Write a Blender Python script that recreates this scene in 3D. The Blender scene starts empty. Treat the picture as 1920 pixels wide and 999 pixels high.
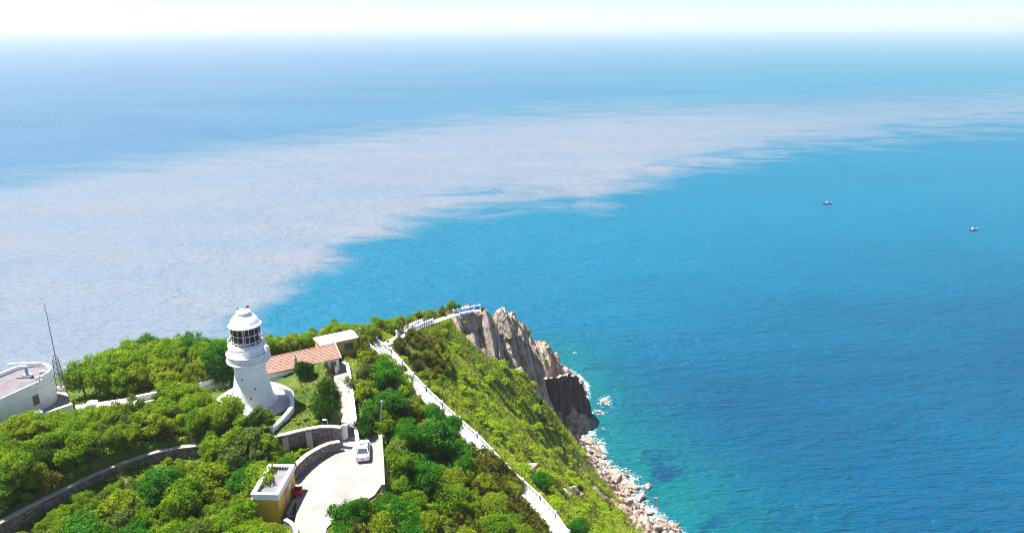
import bpy, bmesh, math, random
import numpy as np
from mathutils import Vector, Matrix

# ------------------------------------------------------------------ camera, light, exposure
SC = bpy.context.scene
COL = SC.collection
PITCH = math.radians(18.0); FPX = 1400.0; CAMZ = 134.0
cam_d = bpy.data.cameras.new('camera'); cam = bpy.data.objects.new('camera', cam_d); COL.objects.link(cam)
cam_d.sensor_width = 36.0; cam_d.lens = 36.0 * FPX / 1920.0
cam_d.clip_start = 1.0; cam_d.clip_end = 120000.0
cam.location = (0, 0, CAMZ); cam.rotation_euler = (math.radians(90) - PITCH, 0, 0)
SC.camera = cam

SUN_EL = math.radians(64); SUN_DIR = Vector((-0.95, 0.30, 0)).normalized()      # horizontal direction towards the sun
world = bpy.data.worlds.new('World'); SC.world = world; world.use_nodes = True
wn = world.node_tree.nodes; wl = world.node_tree.links
sky = wn.new('ShaderNodeTexSky'); sky.sky_type = 'NISHITA'; sky.sun_disc = False
sky.sun_elevation = SUN_EL; sky.sun_rotation = math.atan2(SUN_DIR.x, SUN_DIR.y)
sky.air_density = 0.8; sky.dust_density = 0.15; sky.ozone_density = 3.0; sky.altitude = 100
wn['Background'].inputs['Strength'].default_value = 0.052
hs = wn.new('ShaderNodeHueSaturation'); hs.inputs['Saturation'].default_value = 0.8
tn = wn.new('ShaderNodeMix'); tn.data_type = 'RGBA'; tn.blend_type = 'MULTIPLY'; tn.inputs[0].default_value = 1.0; tn.inputs[7].default_value = (0.94, 0.96, 1.06, 1)
wl.new(sky.outputs[0], hs.inputs['Color']); wl.new(hs.outputs[0], tn.inputs[6]); wl.new(tn.outputs[2], wn['Background'].inputs[0])
sun_d = bpy.data.lights.new('sun', 'SUN'); sun_d.energy = 5.0; sun_d.angle = math.radians(0.53); sun_d.color = (1.0, 0.96, 0.9)
sun = bpy.data.objects.new('sun', sun_d); COL.objects.link(sun)
to_sun = Vector((SUN_DIR.x * math.cos(SUN_EL), SUN_DIR.y * math.cos(SUN_EL), math.sin(SUN_EL)))
sun.rotation_euler = to_sun.to_track_quat('Z', 'Y').to_euler(); sun.location = (-60, 60, 300)
vs = SC.view_settings; vs.view_transform = 'Standard'; vs.look = 'None'; vs.gamma = 1.0; vs.exposure = 1.6
vs.use_curve_mapping = False
cy = SC.cycles; cy.max_bounces = 6; cy.diffuse_bounces = 3; cy.glossy_bounces = 3; cy.transmission_bounces = 4
cy.transparent_max_bounces = 8; cy.volume_bounces = 1; cy.use_denoising = True
cy.sample_clamp_indirect = 8.0; cy.filter_width = 1.1

# ------------------------------------------------------------------ helpers
rng = np.random.default_rng(7); random.seed(7)
def at(u, v, z):
    """world point at height z seen at photograph pixel (u, v)"""
    d = v - 499.5
    ry = FPX * math.cos(PITCH) - d * math.sin(PITCH); rz = -FPX * math.sin(PITCH) - d * math.cos(PITCH)
    t = (z - CAMZ) / rz
    return Vector(((u - 960) * t, ry * t, z))
def proj(x, y, z):
    f = y * math.cos(PITCH) - (z - CAMZ) * math.sin(PITCH); d = -y * math.sin(PITCH) - (z - CAMZ) * math.cos(PITCH)
    return 960 + FPX * x / f, 499.5 + FPX * d / f
def hash2(ix, iy, seed):
    h = (ix.astype(np.int64) * 374761393 + iy.astype(np.int64) * 668265263 + seed * 974634777) & 0x7fffffff
    h = ((h ^ (h >> 13)) * 1274126177) & 0x7fffffff
    h = ((h ^ (h >> 16)) * 2246822519) & 0x7fffffff
    return (h ^ (h >> 15)) / 0x7fffffff
def vnoise(x, y, seed=0):
    ix = np.floor(x); iy = np.floor(y); fx = x - ix; fy = y - iy
    fx = fx * fx * (3 - 2 * fx); fy = fy * fy * (3 - 2 * fy)
    a = hash2(ix, iy, seed); b = hash2(ix + 1, iy, seed); c = hash2(ix, iy + 1, seed); d = hash2(ix + 1, iy + 1, seed)
    return (a * (1 - fx) + b * fx) * (1 - fy) + (c * (1 - fx) + d * fx) * fy - 0.5
def fbm(x, y, seed=0, o=4):
    r = 0; a = 1.0
    for k in range(o):
        r = r + a * vnoise(x * 2 ** k, y * 2 ** k, seed + k * 17); a *= 0.5
    return r
def facets(x, y, s, seed):
    """blocky rock relief: every jittered cell is a tilted plane"""
    X = x / s; Y = y / s; ix = np.floor(X); iy = np.floor(Y)
    best = np.full(X.shape, 1e9); out = np.zeros(X.shape)
    for dx in (-1, 0, 1):
        for dy in (-1, 0, 1):
            cx = ix + dx; cy_ = iy + dy
            px = cx + hash2(cx, cy_, seed); py = cy_ + hash2(cx, cy_, seed + 5)
            d = (X - px) ** 2 + (Y - py) ** 2
            val = hash2(cx, cy_, seed + 9) - 0.5 + (hash2(cx, cy_, seed + 11) - 0.5) * 1.6 * (X - px) + (hash2(cx, cy_, seed + 13) - 0.5) * 1.6 * (Y - py)
            m = d < best; best = np.where(m, d, best); out = np.where(m, val, out)
    return out
def sstep(a, b, x):
    t = np.clip((x - a) / (b - a), 0, 1); return t * t * (3 - 2 * t)
def poly_dist(x, y, pts):
    """distance to a polyline, signed (+ on its left side), and arc parameter along it"""
    best = np.full(np.shape(x), 1e9); sg = np.zeros(np.shape(x)); par = np.zeros(np.shape(x)); acc = 0.0
    for (ax, ay), (bx, by) in zip(pts[:-1], pts[1:]):
        dx, dy = bx - ax, by - ay; L2 = dx * dx + dy * dy; L = math.sqrt(L2)
        t = np.clip(((x - ax) * dx + (y - ay) * dy) / L2, 0, 1)
        d = np.hypot(x - ax - t * dx, y - ay - t * dy); cr = dx * (y - ay) - dy * (x - ax)
        m = d < best - 1e-9; best = np.where(m, d, best); sg = np.where(m, np.sign(cr), sg); par = np.where(m, acc + t * L, par); acc += L
    return best, sg, par
def in_poly(x, y, pts):
    x = np.asarray(x, float); y = np.asarray(y, float); c = np.zeros(x.shape, bool)
    n = len(pts)
    for i in range(n):
        ax, ay = pts[i]; bx, by = pts[(i + 1) % n]
        if ay == by: continue
        c ^= ((ay > y) != (by > y)) & (x < (bx - ax) * (y - ay) / (by - ay) + ax)
    return c
def np_mesh(name, V, Q, attrs=None, smooth=False, cols=None):
    """mesh from arrays; Q is (n,4) or (n,3)"""
    me = bpy.data.meshes.new(name); V = np.asarray(V, np.float32); Q = np.asarray(Q, np.int32); k = Q.shape[1]
    me.vertices.add(len(V)); me.vertices.foreach_set('co', V.ravel())
    me.loops.add(Q.size); me.loops.foreach_set('vertex_index', Q.ravel())
    me.polygons.add(len(Q)); me.polygons.foreach_set('loop_start', np.arange(0, Q.size, k, dtype=np.int32))
    me.polygons.foreach_set('use_smooth', np.full(len(Q), smooth, bool))
    for an, av in (attrs or {}).items():
        a = me.attributes.new(an, 'FLOAT', 'POINT'); a.data.foreach_set('value', np.asarray(av, np.float32).ravel())
    me.update(calc_edges=True); me.validate()
    return me
def link(name, me, mat=None, parent=None, loc=None):
    o = bpy.data.objects.new(name, me); COL.objects.link(o)
    if mat is not None and me is not None and len(me.materials) == 0: me.materials.append(mat)
    if parent is not None: o.parent = parent
    if loc is not None: o.location = loc
    return o
def tag(o, label, cat, group=None, kind=None):
    o['label'] = label
    if cat: o['category'] = cat
    if group: o['group'] = group
    if kind: o['kind'] = kind
    return o
def empty(name, loc, rz=0.0):
    o = bpy.data.objects.new(name, None); COL.objects.link(o); o.location = loc; o.rotation_euler = (0, 0, rz); o.empty_display_size = 0.3
    return o
def copy_tree(o, parent=None):
    c = o.copy(); COL.objects.link(c); c.parent = parent
    for ch in o.children: copy_tree(ch, c)
    return c
class MB:
    """collects boxes, tubes, lathes and prisms; build() links them as one mesh object"""
    def __init__(s): s.v = []; s.f = []; s.sm = []
    def add(s, vs_, fs, smooth=False):
        b = len(s.v); s.v += [tuple(p) for p in vs_]; s.f += [tuple(i + b for i in f) for f in fs]; s.sm += [smooth] * len(fs); return s
    def box(s, c, d, rz=0.0, taper=1.0, tilt=None):
        hx, hy, hz = d[0] / 2, d[1] / 2, d[2] / 2; P = []
        M = Matrix.Rotation(rz, 3, 'Z') if tilt is None else Matrix.Rotation(rz, 3, 'Z') @ tilt
        for z, k in ((-hz, 1.0), (hz, taper)):
            for x, y in ((-hx, -hy), (hx, -hy), (hx, hy), (-hx, hy)): P.append(Vector(c) + M @ Vector((x * k, y * k, z)))
        return s.add(P, [(3, 2, 1, 0), (4, 5, 6, 7), (0, 1, 5, 4), (1, 2, 6, 5), (2, 3, 7, 6), (3, 0, 4, 7)])
    def tube(s, a, b, r0, r1=None, n=8, smooth=True):
        a = Vector(a); b = Vector(b); r1 = r0 if r1 is None else r1; q = (b - a).to_track_quat('Z', 'Y'); P = []
        for c, r in ((a, r0), (b, r1)):
            for i in range(n):
                t = 2 * math.pi * i / n; P.append(c + q @ Vector((r * math.cos(t), r * math.sin(t), 0)))
        s.add(P, [(i, (i + 1) % n, n + (i + 1) % n, n + i) for i in range(n)], smooth)
        return s.add(P, [tuple(range(n))[::-1], tuple(range(n, 2 * n))])
    def lathe(s, prof, n=32, c=(0, 0, 0), smooth=True, a0=0.0, a1=None, cap=False):
        full = a1 is None; a1 = a0 + 2 * math.pi if full else a1; m = n if full else n + 1; P = []
        for r, z in prof:
            for i in range(m):
                t = a0 + (a1 - a0) * i / n; P.append((c[0] + r * math.cos(t), c[1] + r * math.sin(t), c[2] + z))
        F = []
        for k in range(len(prof) - 1):
            for i in range(n):
                j = (i + 1) % m if full else i + 1
                F.append((k * m + i, k * m + j, (k + 1) * m + j, (k + 1) * m + i))
        s.add(P, F, smooth)
        if cap: s.add(P[-m:], [tuple(range(m))])
        return s
    def prism(s, pts, z0, z1):
        """vertical prism over a plan polygon; z0/z1 numbers or per-point lists"""
        n = len(pts); z0 = [z0] * n if not hasattr(z0, '__len__') else z0; z1 = [z1] * n if not hasattr(z1, '__len__') else z1
        P = [(p[0], p[1], z) for p, z in zip(pts, z0)] + [(p[0], p[1], z) for p, z in zip(pts, z1)]
        return s.add(P, [tuple(range(n))[::-1], tuple(range(n, 2 * n))] + [(i, (i + 1) % n, n + (i + 1) % n, n + i) for i in range(n)])
    def build(s, name, mat, parent=None, bevel=0.0, loc=None, kind=None):
        me = bpy.data.meshes.new(name); me.from_pydata(s.v, [], s.f)
        me.polygons.foreach_set('use_smooth', s.sm); me.update()
        bm = bmesh.new(); bm.from_mesh(me); bmesh.ops.recalc_face_normals(bm, faces=bm.faces)
        if bevel: bmesh.ops.bevel(bm, geom=[e for e in bm.edges if e.is_manifold and e.calc_face_angle(0) > 0.6], offset=bevel, segments=1, affect='EDGES')
        bm.to_mesh(me); bm.free()
        o = link(name, me, mat, parent, loc)
        if kind: o['kind'] = kind
        return o

# ------------------------------------------------------------------ materials
class NT:
    def __init__(s, name):
        s.m = bpy.data.materials.new(name); s.m.use_nodes = True; s.t = s.m.node_tree; s.b = s.t.nodes['Principled BSDF']
    def n(s, ty, **kw):
        x = s.t.nodes.new(ty)
        for k, v in kw.items(): setattr(x, k, v)
        return x
    def l(s, a, b): s.t.links.new(a, b)
    def set(s, sock, val):
        if hasattr(val, 'is_output') or isinstance(val, bpy.types.NodeSocket): s.l(val, sock)
        else: sock.default_value = val
    def coord(s, kind='Object', scale=(1, 1, 1), rot=(0, 0, 0)):
        if kind == 'World': o = s.n('ShaderNodeNewGeometry').outputs['Position']
        else: o = s.n('ShaderNodeTexCoord').outputs[kind]
        mp = s.n('ShaderNodeMapping'); mp.inputs['Scale'].default_value = scale; mp.inputs['Rotation'].default_value = rot; s.l(o, mp.inputs[0]); return mp.outputs[0]
    def noise(s, vec, scale, detail=4, rough=0.55, dist=0.0):
        x = s.n('ShaderNodeTexNoise'); x.inputs['Scale'].default_value = scale; x.inputs['Detail'].default_value = detail
        x.inputs['Roughness'].default_value = rough; x.inputs['Distortion'].default_value = dist; s.l(vec, x.inputs['Vector']); return x.outputs['Fac']
    def ramp(s, fac, stops, interp='LINEAR'):
        x = s.n('ShaderNodeValToRGB'); x.color_ramp.interpolation = interp; e = x.color_ramp.elements
        while len(e) < len(stops): e.new(0.5)
        for q, (p, c) in zip(e, stops):
            q.position = p; q.color = (*c, 1) if hasattr(c, '__len__') else (c, c, c, 1)
        s.set(x.inputs[0], fac); return x.outputs[0]
    def mix(s, fac, a, b, mode='MIX'):
        x = s.n('ShaderNodeMix', data_type='RGBA', blend_type=mode); s.set(x.inputs[0], fac)
        for i, val in ((6, a), (7, b)):
            if isinstance(val, (tuple, list)): x.inputs[i].default_value = (*val[:3], 1)
            else: s.l(val, x.inputs[i])
        return x.outputs[2]
    def math(s, op, a, b=0.0, clamp=False):
        x = s.n('ShaderNodeMath', operation=op); x.use_clamp = clamp; s.set(x.inputs[0], a); s.set(x.inputs[1], b); return x.outputs[0]
    def attr(s, name): return s.n('ShaderNodeAttribute', attribute_name=name).outputs['Fac']
    def smooth(s, x, a, b):
        m = s.n('ShaderNodeMapRange', interpolation_type='SMOOTHSTEP'); s.set(m.inputs[0], x); m.inputs[1].default_value = a; m.inputs[2].default_value = b; return m.outputs[0]
    def bump(s, h, strength, dist, normal=None):
        x = s.n('ShaderNodeBump'); x.inputs['Strength'].default_value = strength; x.inputs['Distance'].default_value = dist; s.l(h, x.inputs['Height'])
        if normal is not None: s.l(normal, x.inputs['Normal'])
        return x.outputs[0]
    def fin(s, col=None, rough=0.7, normal=None, spec=0.3, metal=0.0):
        if col is not None:
            if isinstance(col, (tuple, list)): s.b.inputs['Base Color'].default_value = (*col[:3], 1)
            else: s.l(col, s.b.inputs['Base Color'])
        s.set(s.b.inputs['Roughness'], rough); s.b.inputs['Specular IOR Level'].default_value = spec; s.b.inputs['Metallic'].default_value = metal
        if normal is not None: s.l(normal, s.b.inputs['Normal'])
        return s.m
def plain(name, col, rough=0.6, var=0.12, scale=2.0, bump=0.0, spec=0.3, metal=0.0, dirt=None):
    t = NT(name); c = t.coord('Object'); nz = t.noise(c, scale, 5)
    lo = tuple(x * (1 - var) for x in col); hi = tuple(min(1, x * (1 + var)) for x in col)
    cc = t.ramp(nz, [(0.3, lo), (0.7, hi)])
    if dirt:
        n2 = t.noise(t.coord('Object', (1, 1, 0.35)), scale * 0.6, 7, 0.7); cc = t.mix(t.math('MULTIPLY', t.smooth(n2, 0.52, 0.75), dirt[1]), cc, dirt[0])
    nm = t.bump(t.noise(c, scale * 9, 4), bump, 0.02) if bump else None
    return t.fin(cc, rough, nm, spec, metal)
M = {}
M['white'] = plain('white_paint', (0.87, 0.87, 0.86), 0.55, 0.03, 0.8, 0.15, dirt=((0.60, 0.57, 0.52), 0.4))
M['white_wall'] = plain('whitewash', (0.78, 0.77, 0.75), 0.75, 0.08, 1.2, 0.3, dirt=((0.45, 0.43, 0.40), 0.55))
M['white_rail'] = plain('white_rail_paint', (0.82, 0.82, 0.82), 0.5, 0.03, 3)
M['blue'] = plain('blue_paint', (0.02, 0.16, 0.62), 0.5, 0.1, 3)
M['concrete'] = plain('pale_concrete', (0.25, 0.226, 0.207), 0.85, 0.2, 0.35, 0.2, dirt=((0.14, 0.12, 0.105), 0.6))
M['path'] = plain('pale_path_concrete', (0.54, 0.52, 0.50), 0.85, 0.10, 0.8, 0.2, dirt=((0.26, 0.24, 0.22), 0.4))
M['platform'] = plain('platform_paving', (0.44, 0.37, 0.36), 0.85, 0.18, 1.2, 0.3)
M['yellow'] = plain('ochre_plaster', (0.64, 0.41, 0.045), 0.8, 0.08, 1.5, 0.2)
M['grey_metal'] = plain('grey_metal', (0.18, 0.2, 0.24), 0.5, 0.1, 4, metal=0.3)
M['pale_metal'] = plain('galvanised_metal', (0.55, 0.56, 0.56), 0.45, 0.1, 4, metal=0.2)
M['dark'] = plain('dark_opening', (0.03, 0.028, 0.03), 0.6, 0.1, 4)
M['red'] = plain('red_paint', (0.42, 0.02, 0.025), 0.45, 0.1, 4)
M['wood'] = plain('brown_wood', (0.25, 0.14, 0.09), 0.7, 0.25, 6)
M['bark'] = plain('bark', (0.16, 0.12, 0.085), 0.9, 0.3, 5, 0.4)
M['coping'] = plain('coping_stone', (0.44, 0.36, 0.31), 0.85, 0.15, 1.5, 0.3)
M['lens_red'] = plain('red_lantern_curtain', (0.26, 0.015, 0.04), 0.5, 0.2, 3)
M['brass'] = plain('brass', (0.45, 0.28, 0.06), 0.35, 0.1, 3, metal=0.7)
def glass(name, col, rough=0.05):
    t = NT(name); t.b.inputs['Base Color'].default_value = (*col, 1); t.b.inputs['Roughness'].default_value = rough
    t.b.inputs['Alpha'].default_value = 0.8; t.b.inputs['Specular IOR Level'].default_value = 0.5; return t.m
M['glass'] = glass('lantern_glass', (0.075, 0.010, 0.02)); M['glass_blue'] = plain('window_glass', (0.05, 0.12, 0.2), 0.08, 0.1, 2, spec=0.6)
# ------------------------------------------------------------------ headland terrain (a height field)
def W(u, v, z): p = at(u, v, z); return (p.x, p.y, p.z)
CP = [ # (photo pixel, ground height) -> control points
 W(555,999,80.6), W(640,825,80.8), W(713,815,80.6), W(713,905,80.6), W(640,940,80.6), W(555,890,81), W(640,1100,80),
 W(655,700,82.3), W(640,690,82.3), W(580,690,82.4), W(660,650,81.0), (-30,112,81.5), (-40,112,80.5),
 # ground seaward of the curved stone wall (the wall adds a 2.1 m terrace behind it)
 W(600,835,81.6), W(540,850,81.6), W(430,850,82.3), W(330,857,82.7), W(235,884,82.7), W(120,936,82.5), W(0,990,82.1), W(300,999,79.6), W(470,970,80.2), (-30,55,79), (-60,58,78), (-85,60,77),
 # terrace (minus 2.1)
 (-36.4,93.2,81.7), (-44,90,81.6), (-30,93,81.5), (-55,90,81.6), (-66,88,82), (-80,88,82), (-50,100,81), (-65,100,80), (-33,100,81.2), (-28,97,81.2),
 # back of the hill, falling to the strait
 (-95,105,78), (-70,116,76), (-50,122,76), (-95,135,56), (-62,150,50), (-45,138,69), (-40,165,52), (-100,180,10), (-60,190,18), (-45,215,10), (-70,230,-14), (-120,230,-20),
 # crest towards the tip
 W(705,655,77.5), W(745,632,73.5), W(785,612,69.5), W(820,600,65.0), W(855,590,60.6), W(905,583,58.2), W(945,588,55.5), W(955,590,54.0),
 (-38,130,74), (-36,145,69), (-30,165,61), (-24,185,54), (-20,208,40), (-15,225,22), (-8,250,4), (-25,260,-12), (-5,290,-8),
 # the rock rib falling from the tip to the water
 (-10,199,55.0), (-6,200,53.5), (-4,197,55.0), (-13,206,49), (-2,207,50), (-16,198,54),
 W(972,597,50.5), W(985,614,45), W(1006,646,36), W(1030,664,26), W(1056,684,13), (25,273,0), (30,285,-6), (8,262,8), (14,290,-4), (-4,210,44), (2,232,28), (12.5,231,18), (20,239,12), (5,221,29),
 # white path along the shoulder
 W(735,690,75.6), W(780,738,73.0), W(830,785,70.6), W(880,822,69.0), W(930,880,67.4), W(985,930,66.2), W(1030,980,65.0), W(1080,1040,63.6), (12,72,63), (16,55,61),
 # strip of woodland between car park and path
 W(740,860,77), W(760,980,76.5), W(690,720,80.2), W(860,940,71.5), W(780,780,76), (-4,62,75),
 # green flank falling to the shore, with the edge of the gully below the rock face
 W(850,640,61.5), W(850,700,64.5), W(900,760,60), W(960,860,57.5), W(1040,940,50), W(1100,999,43), W(1150,999,30),
 W(860,622,60.5), W(895,650,56.5), W(930,676,52), W(960,697,48.5), W(1000,722,42.5), W(960,760,46.5), W(1020,800,29), W(1060,870,27), W(1120,940,20), W(1180,990,10), W(1000,860,47),
 W(1020,748,33), W(1040,778,22), W(1060,803,12), W(1085,830,5), W(1085,845,6), W(1140,905,6), W(1190,960,5),
 # gully
 (-10,182,50.5), (-5,182.5,45), (0,185,40), (6,194,28), (12,208,12), (18,224,0.5), (10,222,6),
 # shore
 W(1267,992,0), W(1233,969,0), W(1204,947,0), W(1193,928,0), W(1180,894,0), W(1149,889,0), W(1128,865,0), W(1120,832,0), W(1092,813,0.3), W(1110,791,0), W(1098,778,0.5),
 (30,246,-4), (60,170,-7), (64,195,-9), (52,220,-9), (46,245,-10), (44,272,-11), (40,300,-12), (75,140,-6), (85,100,-5), (60,130,4), (45,110,28), (40,75,38), (70,70,8), (95,180,-14), (90,260,-16), (60,330,-18), (0,330,-18),
]
CP = np.array(CP)
def tps(P, lam=0.02):
    n = len(P); d = np.hypot(P[:, None, 0] - P[None, :, 0], P[:, None, 1] - P[None, :, 1])
    K = np.where(d > 0, d * d * np.log(d + 1e-9), 0) + lam * n * np.eye(n)
    A = np.zeros((n + 3, n + 3)); A[:n, :n] = K; A[:n, n] = 1; A[:n, n + 1:] = P[:, :2]; A[n, :n] = 1; A[n + 1:, :n] = P[:, :2].T
    return np.linalg.solve(A, np.r_[P[:, 2], 0, 0, 0])
TW = tps(CP)
def tps_eval(x, y):
    r = TW[-3] + TW[-2] * x + TW[-1] * y
    for (px, py, _), w in zip(CP, TW[:-3]):
        d2 = (x - px) ** 2 + (y - py) ** 2; r = r + w * 0.5 * d2 * np.log(d2 + 1e-12)
    return r
def PX(lst, z): return [tuple(at(u, v, z)[:2]) for u, v in lst]
# key plans (world metres)
WALL_TOP = 83.9
MAIN_WALL = PX([(640,800),(605,797),(560,806),(515,818),(430,828),(345,836),(300,843),(235,863),(175,888),(120,915),(60,945),(-60,1010)], WALL_TOP)   # right to left
PARK = PX([(634,828),(650,818),(713,815),(717,906),(702,928),(668,948),(636,966),(612,990),(604,1120),(520,1120),(549,999),(556,960),(553,885),(580,862),(605,846)], 81)
WALK = PX([(637,818),(671,818),(656,686),(630,684),(622,700),(640,775)], 81.6)
LHC = at(476, 751, 84.0)
PATH_PX = [(700,648,77.8),(722,664,76.6),(745,690,75.4),(770,720,73.9),(800,750,72.4),(835,783,70.9),(872,815,69.4),(905,848,68.3),(930,878,67.5),(958,905,66.8),(990,932,66.1),(1018,962,65.3),(1045,998,64.5),(1075,1050,63.7)]
PATH = [at(u, v, z) for u, v, z in PATH_PX]
TOP_PX = [(722,646,77.0),(745,634,73.8),(772,620,71.0),(790,611,69.2),(815,603,66.0),(840,594,62.6),(862,588,60.3),(905,580,58.6)]
TOPP = [at(u, v, z) for u, v, z in TOP_PX]
def zpath(par, pts):
    acc = [0.0]
    for a, b in zip(pts[:-1], pts[1:]): acc.append(acc[-1] + math.hypot(b.x - a.x, b.y - a.y))
    return np.interp(par, acc, [p.z for p in pts])
def ground(x, y, detail=True):
    x = np.asarray(x, float); y = np.asarray(y, float)
    # the cliff edge steps back and forth in plan: broad faces turned west, short breaks turned east
    cw = sstep(-21, -15, x) * sstep(32, 24, x) * sstep(177, 184, y) * sstep(262, 245, y); qz = (x + 0.75 * (y - 190) + 5.0 * vnoise(x / 9, y / 9, 404)) / 8.5 + 0.35
    sz = qz - np.floor(qz); sz = np.where(sz < 0.8, sz / 0.8, (1 - sz) / 0.2) - 0.55
    z = tps_eval(x, y + cw * 3.2 * sz) if detail else tps_eval(x, y)
    # terrace held up by the curved wall
    d, sg, _ = poly_dist(x, y, MAIN_WALL)
    back = np.where(sg < 0, d, -d)
    ter = 2.1 * sstep(-0.2, 0.5, back) * sstep(-22.6, -24.0, x) * (1 - sstep(104, 118, y)) * (1 - sstep(-78, -100, x) * 0)
    z = z + ter
    rk = rockmask(x, y)
    if detail:
        z = z + (1 - rk) * (0.55 * fbm(x / 7, y / 7, 3) + 0.18 * fbm(x / 1.7, y / 1.7, 9)) * sstep(6, 12, np.hypot(x - LHC.x, y - LHC.y))
        xs = x * 0.8 + y * 0.6; ys = (-x * 0.6 + y * 0.8) * 0.45       # strata run down the flank
        q = (x * 0.93 + y * 0.6 + 2.2 * fbm(x / 9, y / 9, 66)) / 5.2; hi = sstep(12, 26, z)
        saw = (q - np.floor(q)) - 0.5; saw = np.where(saw > 0.3, 0.3 - (saw - 0.3) * 4, saw)        # tilted slabs: broad faces to the west, breaks to the east
        dz = hi * 2.6 * saw + (1.5 + 2.4 * hi) * facets(xs, ys, 4.6, 21) + 1.9 * facets(x, y, 2.3, 31) + 1.0 * facets(x, y, 1.2, 41)
        z = z + np.maximum(rk - 0.45 * outcrop(x, y), 0) * np.clip(dz - 0.8, -5.0, 1.2)
    # paved places
    for poly, zz, bl in ((PARK, 80.85, 1.5),):
        dd, _, _ = poly_dist(x, y, poly + poly[:1]); w = np.where(in_poly(x, y, poly), 1.0, 1 - sstep(0, bl, dd)); z = z * (1 - w) + zz * w
    dd, _, _ = poly_dist(x, y, WALK + WALK[:1]); w = np.where(in_poly(x, y, WALK), 1.0, 1 - sstep(0, 1.0, dd)); zz = np.interp(y, [88, 108], [80.85, 82.2]); z = z * (1 - w) + zz * w
    rr = np.hypot(x - LHC.x, y - LHC.y); w = 1 - sstep(5.6, 7.0, rr); z = z * (1 - w) + 83.8 * w
    for pts, hw in ((PATH, 1.5), (TOPP, 1.2)):
        dd, _, par = poly_dist(x, y, [(p.x, p.y) for p in pts]); w = 1 - sstep(hw, hw + 2.2, dd); z = z * (1 - w) + (zpath(par, pts) - 0.25) * w
    return z
ROCK_PX = [  # rock faces, boundaries in the photograph with a rough height
 W(838,604,62), W(870,596,61), W(905,588,60), W(950,580,59), W(972,588,55)]
def outcrop(x, y):
    return sstep(0.71, 0.79, 0.5 + fbm(x / 5, y / 7, 91)) * sstep(128, 150, y) * sstep(-5, 3, x) * 0.75     # scattered outcrops on the flank
ROCKP = [(-17,178),(-14.5,188),(-8,195),(-1,203),(6,215),(8,240),(15,262),(26,272),(30,240),(20,225),(12,204),(6,192),(0,184),(-5,181),(-10,179),(-14,176)]
def rockmask(x, y):
    a = [(-19,188),(-14,184),(-10,186.5),(-5,186),(1,188),(7,197),(13,209),(20,222),(28,243),(34,262),(36,290),(5,292),(0,262),(0,238),(-3,216),(-6,203),(-13,196)]
    d, _, _ = poly_dist(x, y, a + a[:1]); s = np.where(in_poly(x, y, a), d, -d)
    d2, _, _ = poly_dist(x, y, ROCKP + ROCKP[:1]); s = np.maximum(s, np.where(in_poly(x, y, ROCKP), d2, -d2))
    m = sstep(-1.5, 1.5, s + 2.5 * fbm(x / 5, y / 5, 77))
    # rocky strip above the waterline
    zz = tps_eval(x, y); strip = sstep(11, 5, zz + 7 * fbm(x / 9, y / 9, 55)) * sstep(-10, 5, x)
    back = sstep(14, 6, zz) * (1 - sstep(-10, 5, x))
    p = outcrop(x, y)
    return np.clip(np.maximum(np.maximum(m, strip), np.maximum(back, p)), 0, 1)
GX = np.concatenate([np.arange(-130, -70, 2.0), np.arange(-70, 62, 0.7), np.arange(62, 122, 2.0)])
GY = np.concatenate([np.arange(40, 62, 1.6), np.arange(62, 300, 0.7), np.arange(300, 340, 3)])
XX, YY = np.meshgrid(GX, GY)
ZZ = ground(XX, YY)
RK = rockmask(XX, YY)
def zg(x, y):
    """terrain height by bilinear lookup"""
    x = np.asarray(x, float); y = np.asarray(y, float)
    i = np.clip(np.searchsorted(GX, x) - 1, 0, len(GX) - 2); j = np.clip(np.searchsorted(GY, y) - 1, 0, len(GY) - 2)
    tx = np.clip((x - GX[i]) / (GX[i + 1] - GX[i]), 0, 1); ty = np.clip((y - GY[j]) / (GY[j + 1] - GY[j]), 0, 1)
    return (ZZ[j, i] * (1 - tx) + ZZ[j, i + 1] * tx) * (1 - ty) + (ZZ[j + 1, i] * (1 - tx) + ZZ[j + 1, i + 1] * tx) * ty
def hit(u, v, h=0.0, smin=40.0, smax=330.0):
    """first point on the view line of photo pixel (u, v) that is h above the terrain"""
    d = at(u, v, 0) - Vector((0, 0, CAMZ)); d.normalize()
    s = np.arange(smin, smax, 0.15); x = d.x * s; y = d.y * s; z = CAMZ + d.z * s
    m = z <= np.maximum(zg(x, y), 0) + h
    k = int(np.argmax(m)) if m.any() else len(s) - 1
    return Vector((x[k], y[k], float(zg(x[k], y[k]))))
ny, nx = XX.shape
def glook(G):
    def f(x, y):
        i = np.clip(np.searchsorted(GX, x) - 1, 0, len(GX) - 2); j = np.clip(np.searchsorted(GY, y) - 1, 0, len(GY) - 2); return G[j, i]
    return f
rk_at = glook(RK)
idx = np.arange(ny * nx).reshape(ny, nx)
TQ = np.stack([idx[:-1, :-1], idx[:-1, 1:], idx[1:, 1:], idx[1:, :-1]], -1).reshape(-1, 4)
t = NT('headland_ground'); c = t.coord('World')
n1 = t.noise(c, 0.35, 6, 0.65); n2 = t.noise(c, 1.6, 5, 0.6); n3 = t.noise(c, 0.09, 3)
soil = t.ramp(n1, [(0.32, (0.03, 0.075, 0.008)), (0.5, (0.07, 0.12, 0.012)), (0.62, (0.14, 0.13, 0.04)), (0.75, (0.24, 0.19, 0.11))])
soil = t.mix(t.math('MULTIPLY', n2, 0.5), soil, (0.06, 0.07, 0.02))
rc = t.coord('World', (1, 1, 0.4), (0.2, 0.15, 0.6))
r1 = t.noise(rc, 0.5, 8, 0.7); r2 = t.noise(rc, 2.2, 6, 0.65)
rock = t.ramp(r1, [(0.3, (0.11, 0.07, 0.05)), (0.45, (0.30, 0.215, 0.16)), (0.6, (0.47, 0.365, 0.295)), (0.8, (0.57, 0.465, 0.39))])
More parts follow.
